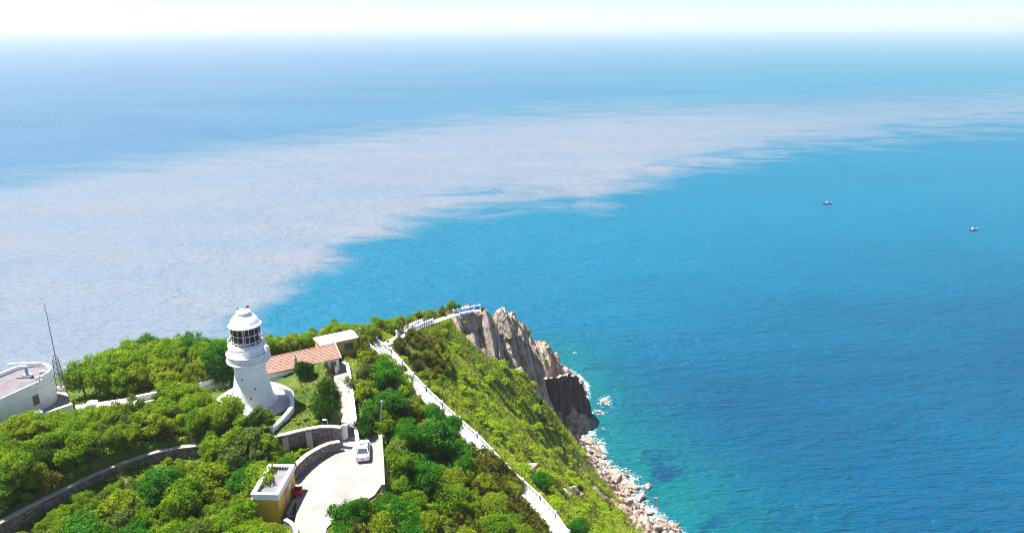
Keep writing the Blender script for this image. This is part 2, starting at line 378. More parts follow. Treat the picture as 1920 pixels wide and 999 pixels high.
rock = t.mix(t.smooth(r2, 0.45, 0.62), rock, t.mix(0.5, rock, (0.16, 0.10, 0.08)))
geo = t.n('ShaderNodeNewGeometry'); sep = t.n('ShaderNodeSeparateXYZ'); t.l(geo.outputs['Position'], sep.inputs[0])
wet = t.math('SUBTRACT', 1.0, t.smooth(t.math('ADD', sep.outputs['Z'], t.math('MULTIPLY', r1, 2.0)), 0.8, 2.4))
rock = t.mix(t.math('MULTIPLY', wet, 0.65), rock, (0.10, 0.075, 0.05))
m = t.smooth(t.math('ADD', t.attr('rock'), t.math('MULTIPLY', t.math('SUBTRACT', n1, 0.5), 0.9)), 0.35, 0.62)
hb = t.math('ADD', t.math('MULTIPLY', r2, 0.7), t.math('MULTIPLY', n2, 0.4))
M['ground'] = t.fin(t.mix(m, soil, rock), 0.9, t.bump(hb, 0.8, 0.5), 0.15)
me = np_mesh('headland', np.stack([XX, YY, ZZ], -1).reshape(-1, 3), TQ, {'rock': RK})
headland = link('headland', me, M['ground']); headland['kind'] = 'structure'
headland['label'] = 'green rocky headland falling to the sea'

# ------------------------------------------------------------------ sea: one sheet to the horizon
def grow(a, step, g, end):
    r = [a]; s = step
    while abs(r[-1]) < abs(end): r.append(r[-1] + s); s *= g
    return r[1:]
SX = np.array(sorted(grow(-14, -6, 1.09, -60000) + list(np.arange(-14, 90, 1.25)) + grow(90, 2.5, 1.075, 60000)))
SY = np.array(sorted(grow(120, -4, 1.25, -20000) + list(np.arange(120, 330, 1.25)) + grow(330, 2.2, 1.05, 65000)))
SXX, SYY = np.meshgrid(SX, SY)
f_ = np.maximum(SYY * math.cos(PITCH) + CAMZ * math.sin(PITCH), 5.0)
U_ = 960 + FPX * SXX / f_; V_ = 499.5 + FPX * (-SYY * math.sin(PITCH) + CAMZ * math.cos(PITCH)) / f_
LO = np.array([(-900,900),(-200,820),(300,690),(420,640),(500,600),(560,553),(640,490),(720,455),(860,402),(1000,388),(1120,380),(1250,345),(1330,316),(1500,286),(1700,262),(1920,240),(2300,215)])
UP = np.array([(-900,400),(-200,352),(0,330),(250,300),(480,265),(700,240),(860,217),(1100,200),(1300,192),(1500,186),(1700,174),(1920,165),(2300,152)])
dl = (np.interp(U_, LO[:, 0], LO[:, 1]) - V_) / 100; du = (V_ - np.interp(U_, UP[:, 0], UP[:, 1])) / 100
dl = np.where(SYY < 60, -3, dl)
depth = -np.where((SXX > -120) & (SXX < 118) & (SYY > 42) & (SYY < 336), tps_eval(SXX, SYY), -22.0)
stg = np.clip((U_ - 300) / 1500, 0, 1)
sidx = np.arange(SXX.size).reshape(SXX.shape)
SQ = np.stack([sidx[:-1, :-1], sidx[:-1, 1:], sidx[1:, 1:], sidx[1:, :-1]], -1).reshape(-1, 4)
t = NT('sea_water'); c = t.coord('World')
warp = t.math('SUBTRACT', t.noise(t.coord('World', (0.010, 0.022, 1), (0, 0, 0.3)), 1.0, 9, 0.66, 0.8), 0.5)
streak = t.noise(t.coord('World', (0.006, 0.016, 1), (0, 0, 0.30)), 1.0, 8, 0.65, 0.25)
patch = t.noise(t.coord('World', (0.006, 0.012, 1), (0, 0, 0.25)), 1.0, 6, 0.6)
wind = t.noise(t.coord('World', (0.0016, 0.006, 1), (0, 0, 0.12)), 1.0, 5, 0.6, 0.4)
shallow = t.attr('depth'); dlx = t.attr('dl'); dux = t.attr('du'); rgt = t.attr('right')
a1 = t.smooth(t.math('ADD', dlx, t.math('MULTIPLY', warp, 1.9)), -0.22, 0.50)
a2 = t.smooth(t.math('ADD', dux, t.math('MULTIPLY', warp, 0.8)), -0.25, 0.45)
fade = t.math('SUBTRACT', 1.0, t.math('MULTIPLY', t.smooth(rgt, 0.55, 1.0), 0.4))
plume = t.math('MULTIPLY', t.math('MULTIPLY', t.math('MULTIPLY', a1, a2), fade), t.math('ADD', 0.88, t.math('MULTIPLY', streak, 0.16)), True)
deep = t.ramp(patch, [(0.3, (0.0, 0.040, 0.092)), (0.55, (0.0, 0.054, 0.114)), (0.75, (0.0, 0.069, 0.128))])
near = t.smooth(dlx, -4.6, -0.6)
deep = t.mix(near, deep, t.mix(0.75, deep, (0.0, 0.112, 0.190)))
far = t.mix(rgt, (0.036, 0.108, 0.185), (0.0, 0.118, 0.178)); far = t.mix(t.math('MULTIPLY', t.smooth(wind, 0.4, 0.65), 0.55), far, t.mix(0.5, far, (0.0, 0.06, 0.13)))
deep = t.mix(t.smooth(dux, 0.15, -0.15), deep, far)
reef = t.noise(t.coord('World', (0.05, 0.07, 1)), 1.0, 5, 0.6)
sh = t.math('SUBTRACT', 1.0, t.smooth(shallow, 2.0, 17.0))
teal = t.mix(t.math('MULTIPLY', t.smooth(reef, 0.54, 0.64), t.math('SUBTRACT', 1.0, t.smooth(shallow, 5.0, 12.0))), (0.0, 0.090, 0.105), (0.0, 0.036, 0.085))
deep = t.mix(t.math('MULTIPLY', sh, 0.9), deep, teal)
sed = t.mix(t.smooth(streak, 0.35, 0.7), (0.130, 0.158, 0.200), (0.150, 0.164, 0.194))
rim = t.math('MULTIPLY', t.smooth(dlx, 1.2, 0.1), t.smooth(streak, 0.42, 0.6)); sed = t.mix(t.math('MULTIPLY', rim, 0.4), sed, (0.190, 0.174, 0.180))
col = t.mix(t.math('MULTIPLY', plume, 0.9), deep, sed)
wv = t.coord('World', (0.35, 0.9, 1), (0, 0, -0.22))
w1 = t.noise(wv, 0.32, 3, 0.55, 0.3); w2 = t.noise(wv, 1.1, 2, 0.5); w3 = t.noise(t.coord('World', (0.35, 0.8, 1), (0, 0, -0.35)), 0.06, 2, 0.5)
wh = t.math('ADD', t.math('ADD', t.math('MULTIPLY', w1, 1.0), t.math('MULTIPLY', w2, 0.38)), t.math('MULTIPLY', w3, 1.6))
wc = t.noise(t.coord('World', (0.28, 0.5, 1), (0, 0, -0.22)), 0.55, 5, 0.62); wp = t.noise(t.coord('World', (0.02, 0.03, 1)), 1.0, 3)
caps = t.smooth(t.math('ADD', wc, t.math('MULTIPLY', wp, 0.10)), 0.80, 0.83)
fo = t.noise(t.coord('World', (0.5, 0.6, 1)), 1.0, 8, 0.75, 1.2)
edge = t.math('SUBTRACT', 1.0, t.smooth(shallow, -0.2, 2.4))
foam = t.smooth(t.math('ADD', fo, t.math('MULTIPLY', edge, 0.20)), 0.62, 0.80)
foam = t.math('MULTIPLY', foam, t.smooth(shallow, 6.0, 2.0))
white = t.math('MAXIMUM', caps, t.math('MULTIPLY', foam, 0.8))
col = t.mix(white, col, (0.70, 0.71, 0.73))
nm = t.bump(wh, 0.95, 2.9)
# body colour of the water under a wind-roughened surface: short waves keep the mirror share low even at grazing view
df = t.n('ShaderNodeBsdfDiffuse'); t.l(col, df.inputs['Color']); t.l(nm, df.inputs['Normal'])
gl = t.n('ShaderNodeBsdfGlossy'); gl.inputs['Roughness'].default_value = 0.22; t.l(nm, gl.inputs['Normal'])
fr_ = t.n('ShaderNodeFresnel'); fr_.inputs['IOR'].default_value = 1.33; t.l(nm, fr_.inputs['Normal'])
mx = t.n('ShaderNodeMixShader'); t.l(t.math('MULTIPLY', t.math('MULTIPLY', fr_.outputs[0], 0.20), t.math('SUBTRACT', 1.0, white)), mx.inputs[0]); t.l(df.outputs[0], mx.inputs[1]); t.l(gl.outputs[0], mx.inputs[2])
t.l(mx.outputs[0], t.t.nodes['Material Output'].inputs['Surface']); t.t.nodes.remove(t.b); M['sea'] = t.m
me = np_mesh('sea', np.stack([SXX, SYY, np.zeros_like(SXX)], -1).reshape(-1, 3), SQ, {'dl': dl, 'du': du, 'depth': depth, 'right': stg}, True)
sea = link('sea', me, M['sea']); sea['kind'] = 'structure'; sea['label'] = 'blue sea with a pale silty current crossing it'
# ------------------------------------------------------------------ paved places (setting)
def slab(name, poly, z0, z1, mat, bevel=0.0):
    o = MB().prism(poly if in_order(poly) else poly[::-1], z0, z1).build(name, mat, bevel=bevel); o['kind'] = 'structure'; return o
def in_order(p): return sum(a[0] * b[1] - b[0] * a[1] for a, b in zip(p, p[1:] + p[:1])) > 0
car_park = slab('pavement', PARK, 80.4, 81.0, M['concrete']); car_park['label'] = 'pale concrete car park'
# rising walkway to the houses, cast in bays
wk = empty('path', (0, 0, 0)); wk['kind'] = 'structure'; wk['label'] = 'pale concrete walkway from the gate up to the houses'
def lerp(a, b, t_): return a + (b - a) * t_
WL = [Vector((*at(639, 820, 81.0)[:2], 81.01)), Vector((*at(640, 775, 81.5)[:2], 81.45)), Vector((*at(622, 702, 82.2)[:2], 82.25)), Vector((*at(596, 690, 82.4)[:2], 82.4))]
WR = [Vector((*at(670, 818, 81.0)[:2], 81.01)), Vector((*at(664, 765, 81.5)[:2], 81.45)), Vector((*at(656, 700, 82.2)[:2], 82.25)), Vector((*at(648, 676, 82.4)[:2], 82.4))]
for k in range(3):
    n = 4 if k < 2 else 2
    for i in range(n):
        a, b, c_, d_ = (lerp(WL[k], WL[k + 1], i / n), lerp(WR[k], WR[k + 1], i / n), lerp(WR[k], WR[k + 1], (i + 0.985) / n), lerp(WL[k], WL[k + 1], (i + 0.985) / n))
        MB().prism([a[:2], b[:2], c_[:2], d_[:2]], [p.z - 0.5 for p in (a, b, c_, d_)], [p.z for p in (a, b, c_, d_)]).build('paving_slab', M['concrete'], wk)

# ------------------------------------------------------------------ lighthouse
LX, LY, LZ = LHC.x, LHC.y, 84.0
pf = empty('pavement', (LX, LY, 83.7)); pf['kind'] = 'structure'; pf['label'] = 'round paved platform around the lighthouse'
MB().lathe([(0.02, 0.3), (5.45, 0.3), (5.45, -1.6)], 48).build('platform_deck', M['path'], pf)
lh = empty('lighthouse', (LX, LY, LZ)); tag(lh, 'white round lighthouse with dark glazed lantern and white domed roof', 'lighthouse')
tw = MB().lathe([(3.2, -0.2), (3.2, 0.10), (3.08, 0.16), (2.86, 0.42), (2.72, 0.9), (2.55, 1.7), (2.36, 2.8), (2.2, 3.8), (2.08, 4.7), (2.02, 5.35), (2.02, 6.4)], 56).build('tower', M['white'], lh)
for az, z in ((-1.75, 4.0), (-1.32, 1.35), (-1.05, 2.6)):                      # small round windows
    rr = float(np.interp(z, [0.9, 1.7, 2.8, 3.8, 4.7], [2.72, 2.55, 2.36, 2.2, 2.08])); d = Vector((math.cos(az), math.sin(az), 0.12))
    w = MB().tube(d * (rr - 0.1) + Vector((0, 0, z)), d * (rr + 0.05) + Vector((0, 0, z)), 0.19, n=12).build('window', M['white'], tw)
    MB().tube(d * (rr + 0.02) + Vector((0, 0, z)), d * (rr + 0.058) + Vector((0, 0, z)), 0.125, n=12).build('window', M['dark'], tw)
fr = MB().lathe([(2.02, 5.30), (2.14, 5.32), (2.14, 5.42), (2.05, 5.44), (2.05, 6.0), (2.16, 6.02), (2.30, 6.12), (2.62, 6.28), (2.86, 6.34), (2.92, 6.40), (2.92, 6.62), (2.0, 6.62)], 56).build('gallery', M['white'], lh)
pw = MB()
for i in range(18):                                                             # recessed frieze under the gallery
    a = 2 * math.pi * i / 18; pw.box((2.09 * math.cos(a), 2.09 * math.sin(a), 5.72), (0.10, 0.16, 0.56), a)
pw.build('frieze_piers', M['white'], lh, kind='stuff')
gr_ = MB().lathe([(2.76, 6.63), (2.80, 6.63), (2.80, 6.74), (2.76, 6.74), (2.76, 6.63)], 56); gr_.lathe([(2.72, 7.42), (2.86, 7.42), (2.86, 7.56), (2.72, 7.56), (2.72, 7.42)], 56)
gr_.build('gallery_rail', M['white'], lh)
bl = MB()
for i in range(84):
    a = 2 * math.pi * i / 84; bl.box((2.79 * math.cos(a), 2.79 * math.sin(a), 7.08), (0.07, 0.085, 0.70), a)
bl.build('balusters', M['white'], lh, kind='stuff')
MB().lathe([(2.66, 6.63), (2.735, 6.63), (2.735, 7.44), (2.66, 7.44), (2.66, 6.63)], 56).build('parapet', M['white'], lh)
dr = MB().lathe([(2.28, 6.62), (2.28, 6.72), (2.2, 6.76), (2.2, 8.3), (2.46, 8.46), (2.50, 8.52), (2.50, 8.70), (2.42, 8.74), (1.7, 8.74)], 56).build('drum', M['white'], lh)
for i in range(16):
    a = 2 * math.pi * (i + 0.3) / 16
    MB().tube((2.15 * math.cos(a), 2.15 * math.sin(a), 7.95), (2.212 * math.cos(a), 2.212 * math.sin(a), 7.95), 0.055, n=8).build('vent_hole', M['dark'], dr)
lr = MB()                                                                      # thin outer handrail of the lantern walkway
lr.lathe([(2.40, 9.42), (2.44, 9.42), (2.44, 9.46), (2.40, 9.46), (2.40, 9.42)], 48)
for i in range(16):
    a = 2 * math.pi * i / 16; lr.tube((2.42 * math.cos(a), 2.42 * math.sin(a), 8.7), (2.42 * math.cos(a), 2.42 * math.sin(a), 9.44), 0.022, n=5)
lr.build('handrail', M['white_rail'], lh)
ln = MB().lathe([(1.98, 8.74), (1.98, 8.92), (1.9, 8.92), (1.9, 8.74)], 32).build('lantern', M['white'], lh)
NS = 16; RL = 1.92; zs = [8.94, 9.38, 10.35, 11.38]
for i in range(NS):
    a0 = 2 * math.pi * (i + 0.42) / NS; a1 = 2 * math.pi * (i + 1.42) / NS
    p0 = Vector((RL * math.cos(a0), RL * math.sin(a0), 0)); p1 = Vector((RL * math.cos(a1), RL * math.sin(a1), 0))
    MB().tube(p0 + Vector((0, 0, 8.9)), p0 + Vector((0, 0, 11.42)), 0.036, n=6).build('glazing_bar', M['white_rail'], ln)
    e0 = p0.lerp(p1, 0.04); e1 = p0.lerp(p1, 0.96); nrm = (p0 + p1).normalized() * 0.012
    for k in range(3):
        MB().add([e0 - nrm + Vector((0, 0, zs[k] + 0.04)), e1 - nrm + Vector((0, 0, zs[k] + 0.04)), e1 - nrm + Vector((0, 0, zs[k + 1] - 0.04)), e0 - nrm + Vector((0, 0, zs[k + 1] - 0.04)),
                  e0 + nrm + Vector((0, 0, zs[k] + 0.04)), e1 + nrm + Vector((0, 0, zs[k] + 0.04)), e1 + nrm + Vector((0, 0, zs[k + 1] - 0.04)), e0 + nrm + Vector((0, 0, zs[k + 1] - 0.04))],
                 [(3, 2, 1, 0), (4, 5, 6, 7), (0, 1, 5, 4), (1, 2, 6, 5), (2, 3, 7, 6), (3, 0, 4, 7)]).build('pane', M['glass'], ln)
for z in zs[1:3]:
    MB().lathe([(RL - 0.03, z - 0.035), (RL + 0.035, z - 0.035), (RL + 0.035, z + 0.035), (RL - 0.03, z + 0.035), (RL - 0.03, z - 0.035)], NS, a0=2 * math.pi * 0.42 / NS, smooth=False).build('glazing_bar', M['white_rail'], ln)
ct = MB().lathe([(1.5, 8.8), (1.5, 11.4)], 40, a0=math.radians(150), a1=math.radians(330)).build('red_curtain', M['lens_red'], ln)
op = MB().lathe([(0.25, 8.75), (0.35, 9.4), (0.7, 9.6), (0.85, 10.2), (0.7, 10.9), (0.3, 11.2), (0.02, 11.25)], 24).build('optic', M['brass'], ln)
la = MB()                                                                      # ladder against the glazing
ldv = Vector((math.cos(-1.36), math.sin(-1.36), 0)); lt = Vector((-ldv.y, ldv.x, 0))
for s in (-0.17, 0.17): la.tube(ldv * 2.08 + lt * s + Vector((0, 0, 8.74)), ldv * 2.03 + lt * s + Vector((0, 0, 11.5)), 0.022, n=5)
for k in range(9): la.tube(ldv * 2.07 - lt * 0.17 + Vector((0, 0, 8.95 + 0.29 * k)), ldv * 2.07 + lt * 0.17 + Vector((0, 0, 8.95 + 0.29 * k)), 0.018, n=5)
la.build('ladder', M['white_rail'], lh)
rf = MB().lathe([(1.9, 11.36), (2.02, 11.40), (2.20, 11.44), (2.22, 11.52), (2.14, 11.60), (2.0, 11.72), (1.86, 12.0), (1.62, 12.4), (1.3, 12.75), (1.0, 12.92), (0.86, 12.97), (0.84, 13.2), (0.93, 13.24), (0.95, 13.34), (0.8, 13.42), (0.02, 13.46)], 48).build('roof', M['white'], lh)
for i in range(16):
    a = 2 * math.pi * i / 16; rs = MB()
    for (r0, z0), (r1, z1) in zip([(2.02, 11.74), (1.87, 12.02), (1.63, 12.42), (1.31, 12.77)], [(1.87, 12.02), (1.63, 12.42), (1.31, 12.77), (1.0, 12.94)]):
        rs.tube((r0 * math.cos(a), r0 * math.sin(a), z0), (r1 * math.cos(a), r1 * math.sin(a), z1), 0.02, n=4)
    rs.build('seam', M['white'], rf)
vn = MB().tube((0, 0, 13.4), (0, 0, 14.25), 0.022, n=6); vn.tube((-0.75, 0.1, 13.75), (0.75, -0.1, 14.1), 0.02, n=5); vn.build('weather_vane', M['pale_metal'], lh)
MB().prism([(0.42, -0.08), (0.85, -0.14), (0.86, -0.10), (0.43, -0.04)], [13.9, 13.98, 13.98, 13.9], [14.14, 14.26, 14.26, 14.14]).build('vane_tail', M['red'], lh)
MB().prism([(-0.86, 0.09), (-0.60, 0.05), (-0.60, 0.09), (-0.86, 0.13)], [13.62, 13.7, 13.7, 13.62], [13.78, 13.9, 13.9, 13.78]).build('vane_head', M['red'], lh)
bx = MB().box((LX - 3.6, LY + 0.6, 84.5), (0.7, 0.6, 1.0), 0.4).build('cabinet', M['white_wall'], bevel=0.03); tag(bx, 'small white box on the platform left of the lighthouse', 'cabinet')

# ------------------------------------------------------------------ walls
def ribbon(pts, th):
    """offset plan points of a polyline: lists left and right"""
    L = []; R = []
    for i, p in enumerate(pts):
        a = Vector(pts[max(i - 1, 0)][:2]); b = Vector(pts[min(i + 1, len(pts) - 1)][:2]); d = (b - a).normalized(); n = Vector((-d.y, d.x))
        L.append(Vector(p[:2]) + n * th / 2); R.append(Vector(p[:2]) - n * th / 2)
    return L, R
def resample(pts, step):
    pts = [Vector(p) for p in pts]; acc = [0.0]
    for a, b in zip(pts[:-1], pts[1:]): acc.append(acc[-1] + (b - a).length)
    n = max(2, int(round(acc[-1] / step)) + 1); out = []
    for s in np.linspace(0, acc[-1], n):
        k = min(max(int(np.searchsorted(acc, s)) - 1, 0), len(pts) - 2); out.append(pts[k].lerp(pts[k + 1], (s - acc[k]) / (acc[k + 1] - acc[k])))
    return out
def smooth_line(pts, k=2):
    for _ in range(k):
        q = [pts[0]]
        for a, b in zip(pts[:-1], pts[1:]): q += [a.lerp(b, 0.25), a.lerp(b, 0.75)]
        pts = q + [pts[-1]]
    return pts
def wall_mesh(pts, th, bot, mb=None, top=0.0):
    """wall under a 3-D polyline of its top; bot: drop below the top"""
    mb = mb or MB(); L, R = ribbon(pts, th)
    for i in range(len(pts) - 1):
        z0, z1 = pts[i].z + top, pts[i + 1].z + top
        mb.prism([R[i], R[i + 1], L[i + 1], L[i]], [z0 - bot, z1 - bot, z1 - bot, z0 - bot], [z0, z1, z1, z0])
    return mb
t = NT('rubble_stone'); c = t.coord('World'); vo = t.n('ShaderNodeTexVoronoi'); vo.inputs['Scale'].default_value = 4.2; t.l(c, vo.inputs['Vector'])
nz = t.noise(c, 5, 5); cc = t.ramp(vo.outputs['Color'], [(0.1, (0.09, 0.072, 0.078)), (0.5, (0.19, 0.155, 0.16)), (0.9, (0.36, 0.29, 0.27))]); cc = t.mix(t.math('MULTIPLY', nz, 0.4), cc, (0.15, 0.13, 0.125))
M['stone'] = t.fin(cc, 0.9, t.bump(nz, 0.6, 0.05), 0.2)
M['mortar'] = plain('mortar', (0.22, 0.20, 0.19), 0.95, 0.15, 3, 0.3)
def stone_wall(name, top_px, z, drop, label, side=1, th=0.55, seed=1):
    """rubble wall: mortar body, rubble stones standing proud of both faces, coping"""
    pts = resample(smooth_line([Vector((*at(u, v, zz)[:2], zz)) for (u, v), zz in zip(top_px, z)]), 1.5)
    root = empty(name, pts[0]); inv = -Vector(pts[0]); tag(root, label, 'stone wall')
    P = [p + inv for p in pts]
    wall_mesh(P, th - 0.12, drop, top=-0.12).build('wall_core', M['mortar'], root)
    r = random.Random(seed); st = MB(); L, R = ribbon(P, th - 0.12)
    for i in range(len(P) - 1):
        for E, sg in ((L, 1),):
            a, b = E[i], E[i + 1]; d = (b - a); ln_ = d.length; d.normalize(); n = Vector((-d.y, d.x)) * sg; ang = math.atan2(d.y, d.x); zz = 0.2
            while zz < drop:
                h = r.uniform(0.13, 0.24); s = r.uniform(-0.1, 0.05)
                while s < ln_:
                    w = r.uniform(0.16, 0.42); zt = lerp(P[i].z, P[i + 1].z, s / ln_); pr = r.uniform(0.05, 0.12); q = a + d * (s + w / 2) + n * (pr / 2 - 0.02)
                    st.box((q.x, q.y, zt - zz - h / 2 + r.uniform(-0.03, 0.03)), (w - 0.03, pr + 0.04, h * r.uniform(0.75, 1.1)), ang + r.uniform(-0.12, 0.12), taper=r.uniform(0.75, 1.0)); s += w
                zz += h
    so = st.build('stonework', M['stone'], root, kind='stuff')
    co = MB(); Lc, Rc = ribbon(P, th + 0.12)
    for i in range(len(P) - 1):
        a, b = P[i], P[i + 1]; j = 0.012 * (i % 2)
        MB().prism([Rc[i].lerp(Rc[i + 1], 0.01), Rc[i].lerp(Rc[i + 1], 0.99), Lc[i].lerp(Lc[i + 1], 0.99), Lc[i].lerp(Lc[i + 1], 0.01)], [a.z - 0.14, b.z - 0.14, b.z - 0.14, a.z - 0.14], [a.z + j, b.z + j, b.z + j, a.z + j]).build('coping', M['coping'], root)
    return root, pts
mw, MWP = stone_wall('stone_wall', [(640,800),(605,797),(560,806),(515,818),(430,828),(345,836),(300,843),(235,863),(175,888),(120,915),(60,945),(-60,1010)], [83.9]*12, 3.4, 'long curved rubble wall with pale coping below the lighthouse', seed=2)
for px, seed in (((233,872), 1), ((537,818), 2), ((584,802), 3)):           # leaning stone buttresses on the outer face
    p = at(px[0], px[1], 83.0); k = min(range(len(MWP) - 1), key=lambda i: (MWP[i].xy - p.xy).length); d = (MWP[k + 1] - MWP[k]).xy.normalized(); n = Vector((-d.y, d.x))
    if n.y > 0: n = -n
    q = MWP[k].xy; b = MB(); w = d * 0.38
    A = [q + n * 0.25 - w, q + n * 0.25 + w, q + n * 1.25 + w, q + n * 1.25 - w]; T = [q + n * 0.25 - w, q + n * 0.25 + w, q + n * 0.42 + w, q + n * 0.42 - w]
    vv = [(x.x, x.y, 80.2) for x in A] + [(x.x, x.y, 83.6) for x in T]; o = Vector(mw.location)
    b.add([Vector(x) - o for x in vv], [(3, 2, 1, 0), (4, 5, 6, 7), (0, 1, 5, 4), (1, 2, 6, 5), (2, 3, 7, 6), (3, 0, 4, 7)]).build('buttress', M['coping'], mw)
sw, SWP = stone_wall('stone_wall', [(637,826),(622,828),(605,834),(588,843),(572,853),(556,868),(546,880)], [82.3,82.35,82.5,82.6,82.7,82.7,82.7], 1.9, 'low rubble retaining wall curving along the car park edge', seed=5, th=0.5)
def white_wall(name, px, z, drop, label, th=0.35, mat='white_wall', bev=0.03, sm=1):
    pts = [Vector((*at(u, v, zz)[:2], zz)) for (u, v), zz in zip(px, z)]; pts = smooth_line(pts, sm) if sm else pts
    root = empty(name, pts[0]); tag(root, label, 'wall'); P = [p - pts[0] for p in pts]
    wall_mesh(P, th, drop, top=-0.08).build('wall_body', M[mat], root)
    wall_mesh(P, th + 0.1, 0.078).build('coping', M[mat], root)
    return root
white_wall('parapet_wall', [(503,716),(525,721),(541,731),(549,746),(547,762),(532,781),(508,803)], [84.9,84.9,84.9,84.9,84.9,84.7,84.5], 2.6, 'curved white parapet wall on the right of the lighthouse platform', 0.42, sm=2)
white_wall('parapet_wall', [(418,744),(428,733),(447,724)], [84.5,84.5,84.5], 2.4, 'short white parapet wall on the left of the lighthouse platform', 0.4, sm=1)
white_wall('garden_wall', [(670,824),(663,765),(655,700),(650,680)], [82.0,82.3,82.9,83.2], 1.6, 'low white wall along the right side of the walkway', 0.38, sm=0)
white_wall('garden_wall', [(713,814),(716,860),(718,908)], [81.5,81.5,81.5], 2.4, 'low white wall along the right edge of the car park', 0.40, 'concrete', sm=0)
white_wall('garden_wall', [(585,692),(600,686),(615,681),(626,682),(630,688)], [83.3,83.35,83.4,83.4,83.35], 1.6, 'low white wall curving in front of the red tiled house', 0.35, sm=1)
white_wall('garden_wall', [(505,713),(530,708),(560,699)], [83.5,83.5,83.4], 1.0, 'long low white kerb wall between the lighthouse and the red roof', 0.4, sm=0)
white_wall('terrace_wall', [(-30,803),(30,787),(72,777),(135,756)], [85.8,85.8,85.8,85.8], 2.6, 'white terrace wall in front of the round radar building', 0.35, sm=0)
white_wall('terrace_wall', [(165,768),(205,762),(245,753)], [85.0,85.0,85.0], 2.2, 'white wall piece right of the single white gate pier', 0.35, sm=0)
white_wall('terrace_wall', [(255,742),(300,733),(335,724)], [85.0,85.0,85.0], 2.0, 'white wall piece half hidden by trees behind the grove', 0.35, sm=0)
white_wall('terrace_wall', [(372,718),(400,708),(425,698)], [84.9,84.9,84.9], 2.0, 'white wall piece behind the dark juniper left of the lighthouse', 0.35, sm=0)
terr = slab('pavement', [at(-60,830,85.5)[:2], at(30,790,85.5)[:2], at(135,760,85.5)[:2], at(120,722,85.5)[:2], at(-60,740,85.5)[:2]], 83.0, 85.5, M['concrete']); terr['label'] = 'paved terrace of the radar building'
walk2 = slab('path', PX([(150,775),(250,760),(345,735),(430,712),(425,700),(340,722),(245,745),(140,760)], 84.2), 83.2, 84.2, M['path']); walk2['label'] = 'pale path behind the white walls'
def gate_pier(px, z0, h, w, label, cap='pyramid'):
    p = at(px[0], px[1], z0); r = empty('gate_pier', (p.x, p.y, z0)); r.rotation_euler.z = 0.35; tag(r, label, 'pier')
    MB().box((0, 0, h / 2), (w, w, h)).build('pier_shaft', M['white_wall'], r, bevel=0.02)
    MB().box((0, 0, h + 0.06), (w * 1.5, w * 1.5, 0.12)).build('cap_slab', M['white'], r); MB().box((0, 0, h + 0.27), (w * 1.42, w * 1.42, 0.3), taper=0.35).build('cap_top', M['white'], r)
    MB().tube((0, 0, h + 0.40), (0, 0, h + 0.55), 0.12, 0.08).build('cap_knob', M['pale_metal'], r)
    return r
gate_pier((72,792), 84.8, 1.3, 0.85, 'white pier with pyramid cap by the radar building wall')
gate_pier((176,775), 84.0, 1.5, 0.85, 'white pier with pyramid cap standing alone among the trees')
gp = at(648, 822, 81); r = empty('gate_pier', (gp.x, gp.y, 81)); tag(r, 'tall plain white gate pier at the foot of the walkway', 'pier')
MB().box((0, 0, 1.05), (0.62, 0.62, 2.1)).build('pier_shaft', M['white'], r, bevel=0.02); MB().box((0, 0, 2.16), (0.78, 0.78, 0.12)).build('cap_slab', M['white'], r); MB().tube((0, 0, 2.22), (0, 0, 2.5), 0.16, 0.05).build('cap_knob', M['white'], r)
kb = MB().box((at(655, 822, 81).x + 0.5, at(655, 822, 81).y - 0.2, 81.12), (2.3, 0.35, 0.22), -0.08).build('step', M['concrete'], bevel=0.02); tag(kb, 'single concrete step at the foot of the walkway gate', 'step')
ub = at(598, 695, 82.4); o = MB().box((ub.x - 1.1, ub.y - 0.5, 83.0), (0.9, 0.7, 1.3), 0.3).build('cabinet', M['white_wall'], bevel=0.03); tag(o, 'white utility box beside the round bush', 'cabinet')

# ------------------------------------------------------------------ radar building
E_ = Vector((-64.6, 89.9)); ax = Vector((-0.37, -0.93)).normalized(); sd = Vector((-ax.y, ax.x))
def stadium(R, L=13.0, n=20, inset=0.0):
    R -= inset; pts = []
    for i in range(n + 1):
        a = math.pi * i / n; pts.append(E_ + sd * R * math.cos(a) - ax * R * math.sin(a))
    return pts + [E_ - sd * R + ax * L, E_ + sd * R + ax * L]
rb = empty('radar_building', (E_.x, E_.y, 85.5)); tag(rb, 'white round-ended building with radar on its flat roof', 'building'); ob = Vector((E_.x, E_.y, 0))
def loc2(pts): return [p - E_ for p in pts]
S = loc2(stadium(3.0)); S2 = loc2(stadium(3.0, inset=0.28))
MB().prism(S, -2.0, 4.0).build('wall', M['white_wall'], rb)
MB().prism(loc2(stadium(3.1)), 2.9, 3.05).build('cornice', M['white'], rb)
ring = MB(); n_ = len(S)
for i in range(n_ - 1):
    ring.prism([S[i], S[i + 1], S2[i + 1], S2[i]] , 4.0, 4.55)
ring.build('parapet', M['white'], rb)
MB().prism(loc2(stadium(3.0, inset=0.3)), 4.0, 4.06).build('roof_deck', plain('roof_felt', (0.145, 0.128, 0.14), 0.9, 0.18, 0.8), rb)
wn_ = Vector((0.93, -0.37)); wc_ = Vector((-62.5, 87.6)) - E_; a_ = math.atan2(wn_.y, wn_.x); wc_ = wc_ - wn_ * (wc_.dot(sd if sd.dot(wn_) > 0 else -sd) - 3.0)
wo = MB().box((wc_.x, wc_.y, 1.75), (0.16, 1.05, 1.55), a_).build('window', M['white'], rb); MB().box((wc_.x + wn_.x * 0.06, wc_.y + wn_.y * 0.06, 1.75), (0.1, 0.85, 1.35), a_).build('pane', plain('brown_shutter', (0.14, 0.09, 0.035), 0.5), wo)
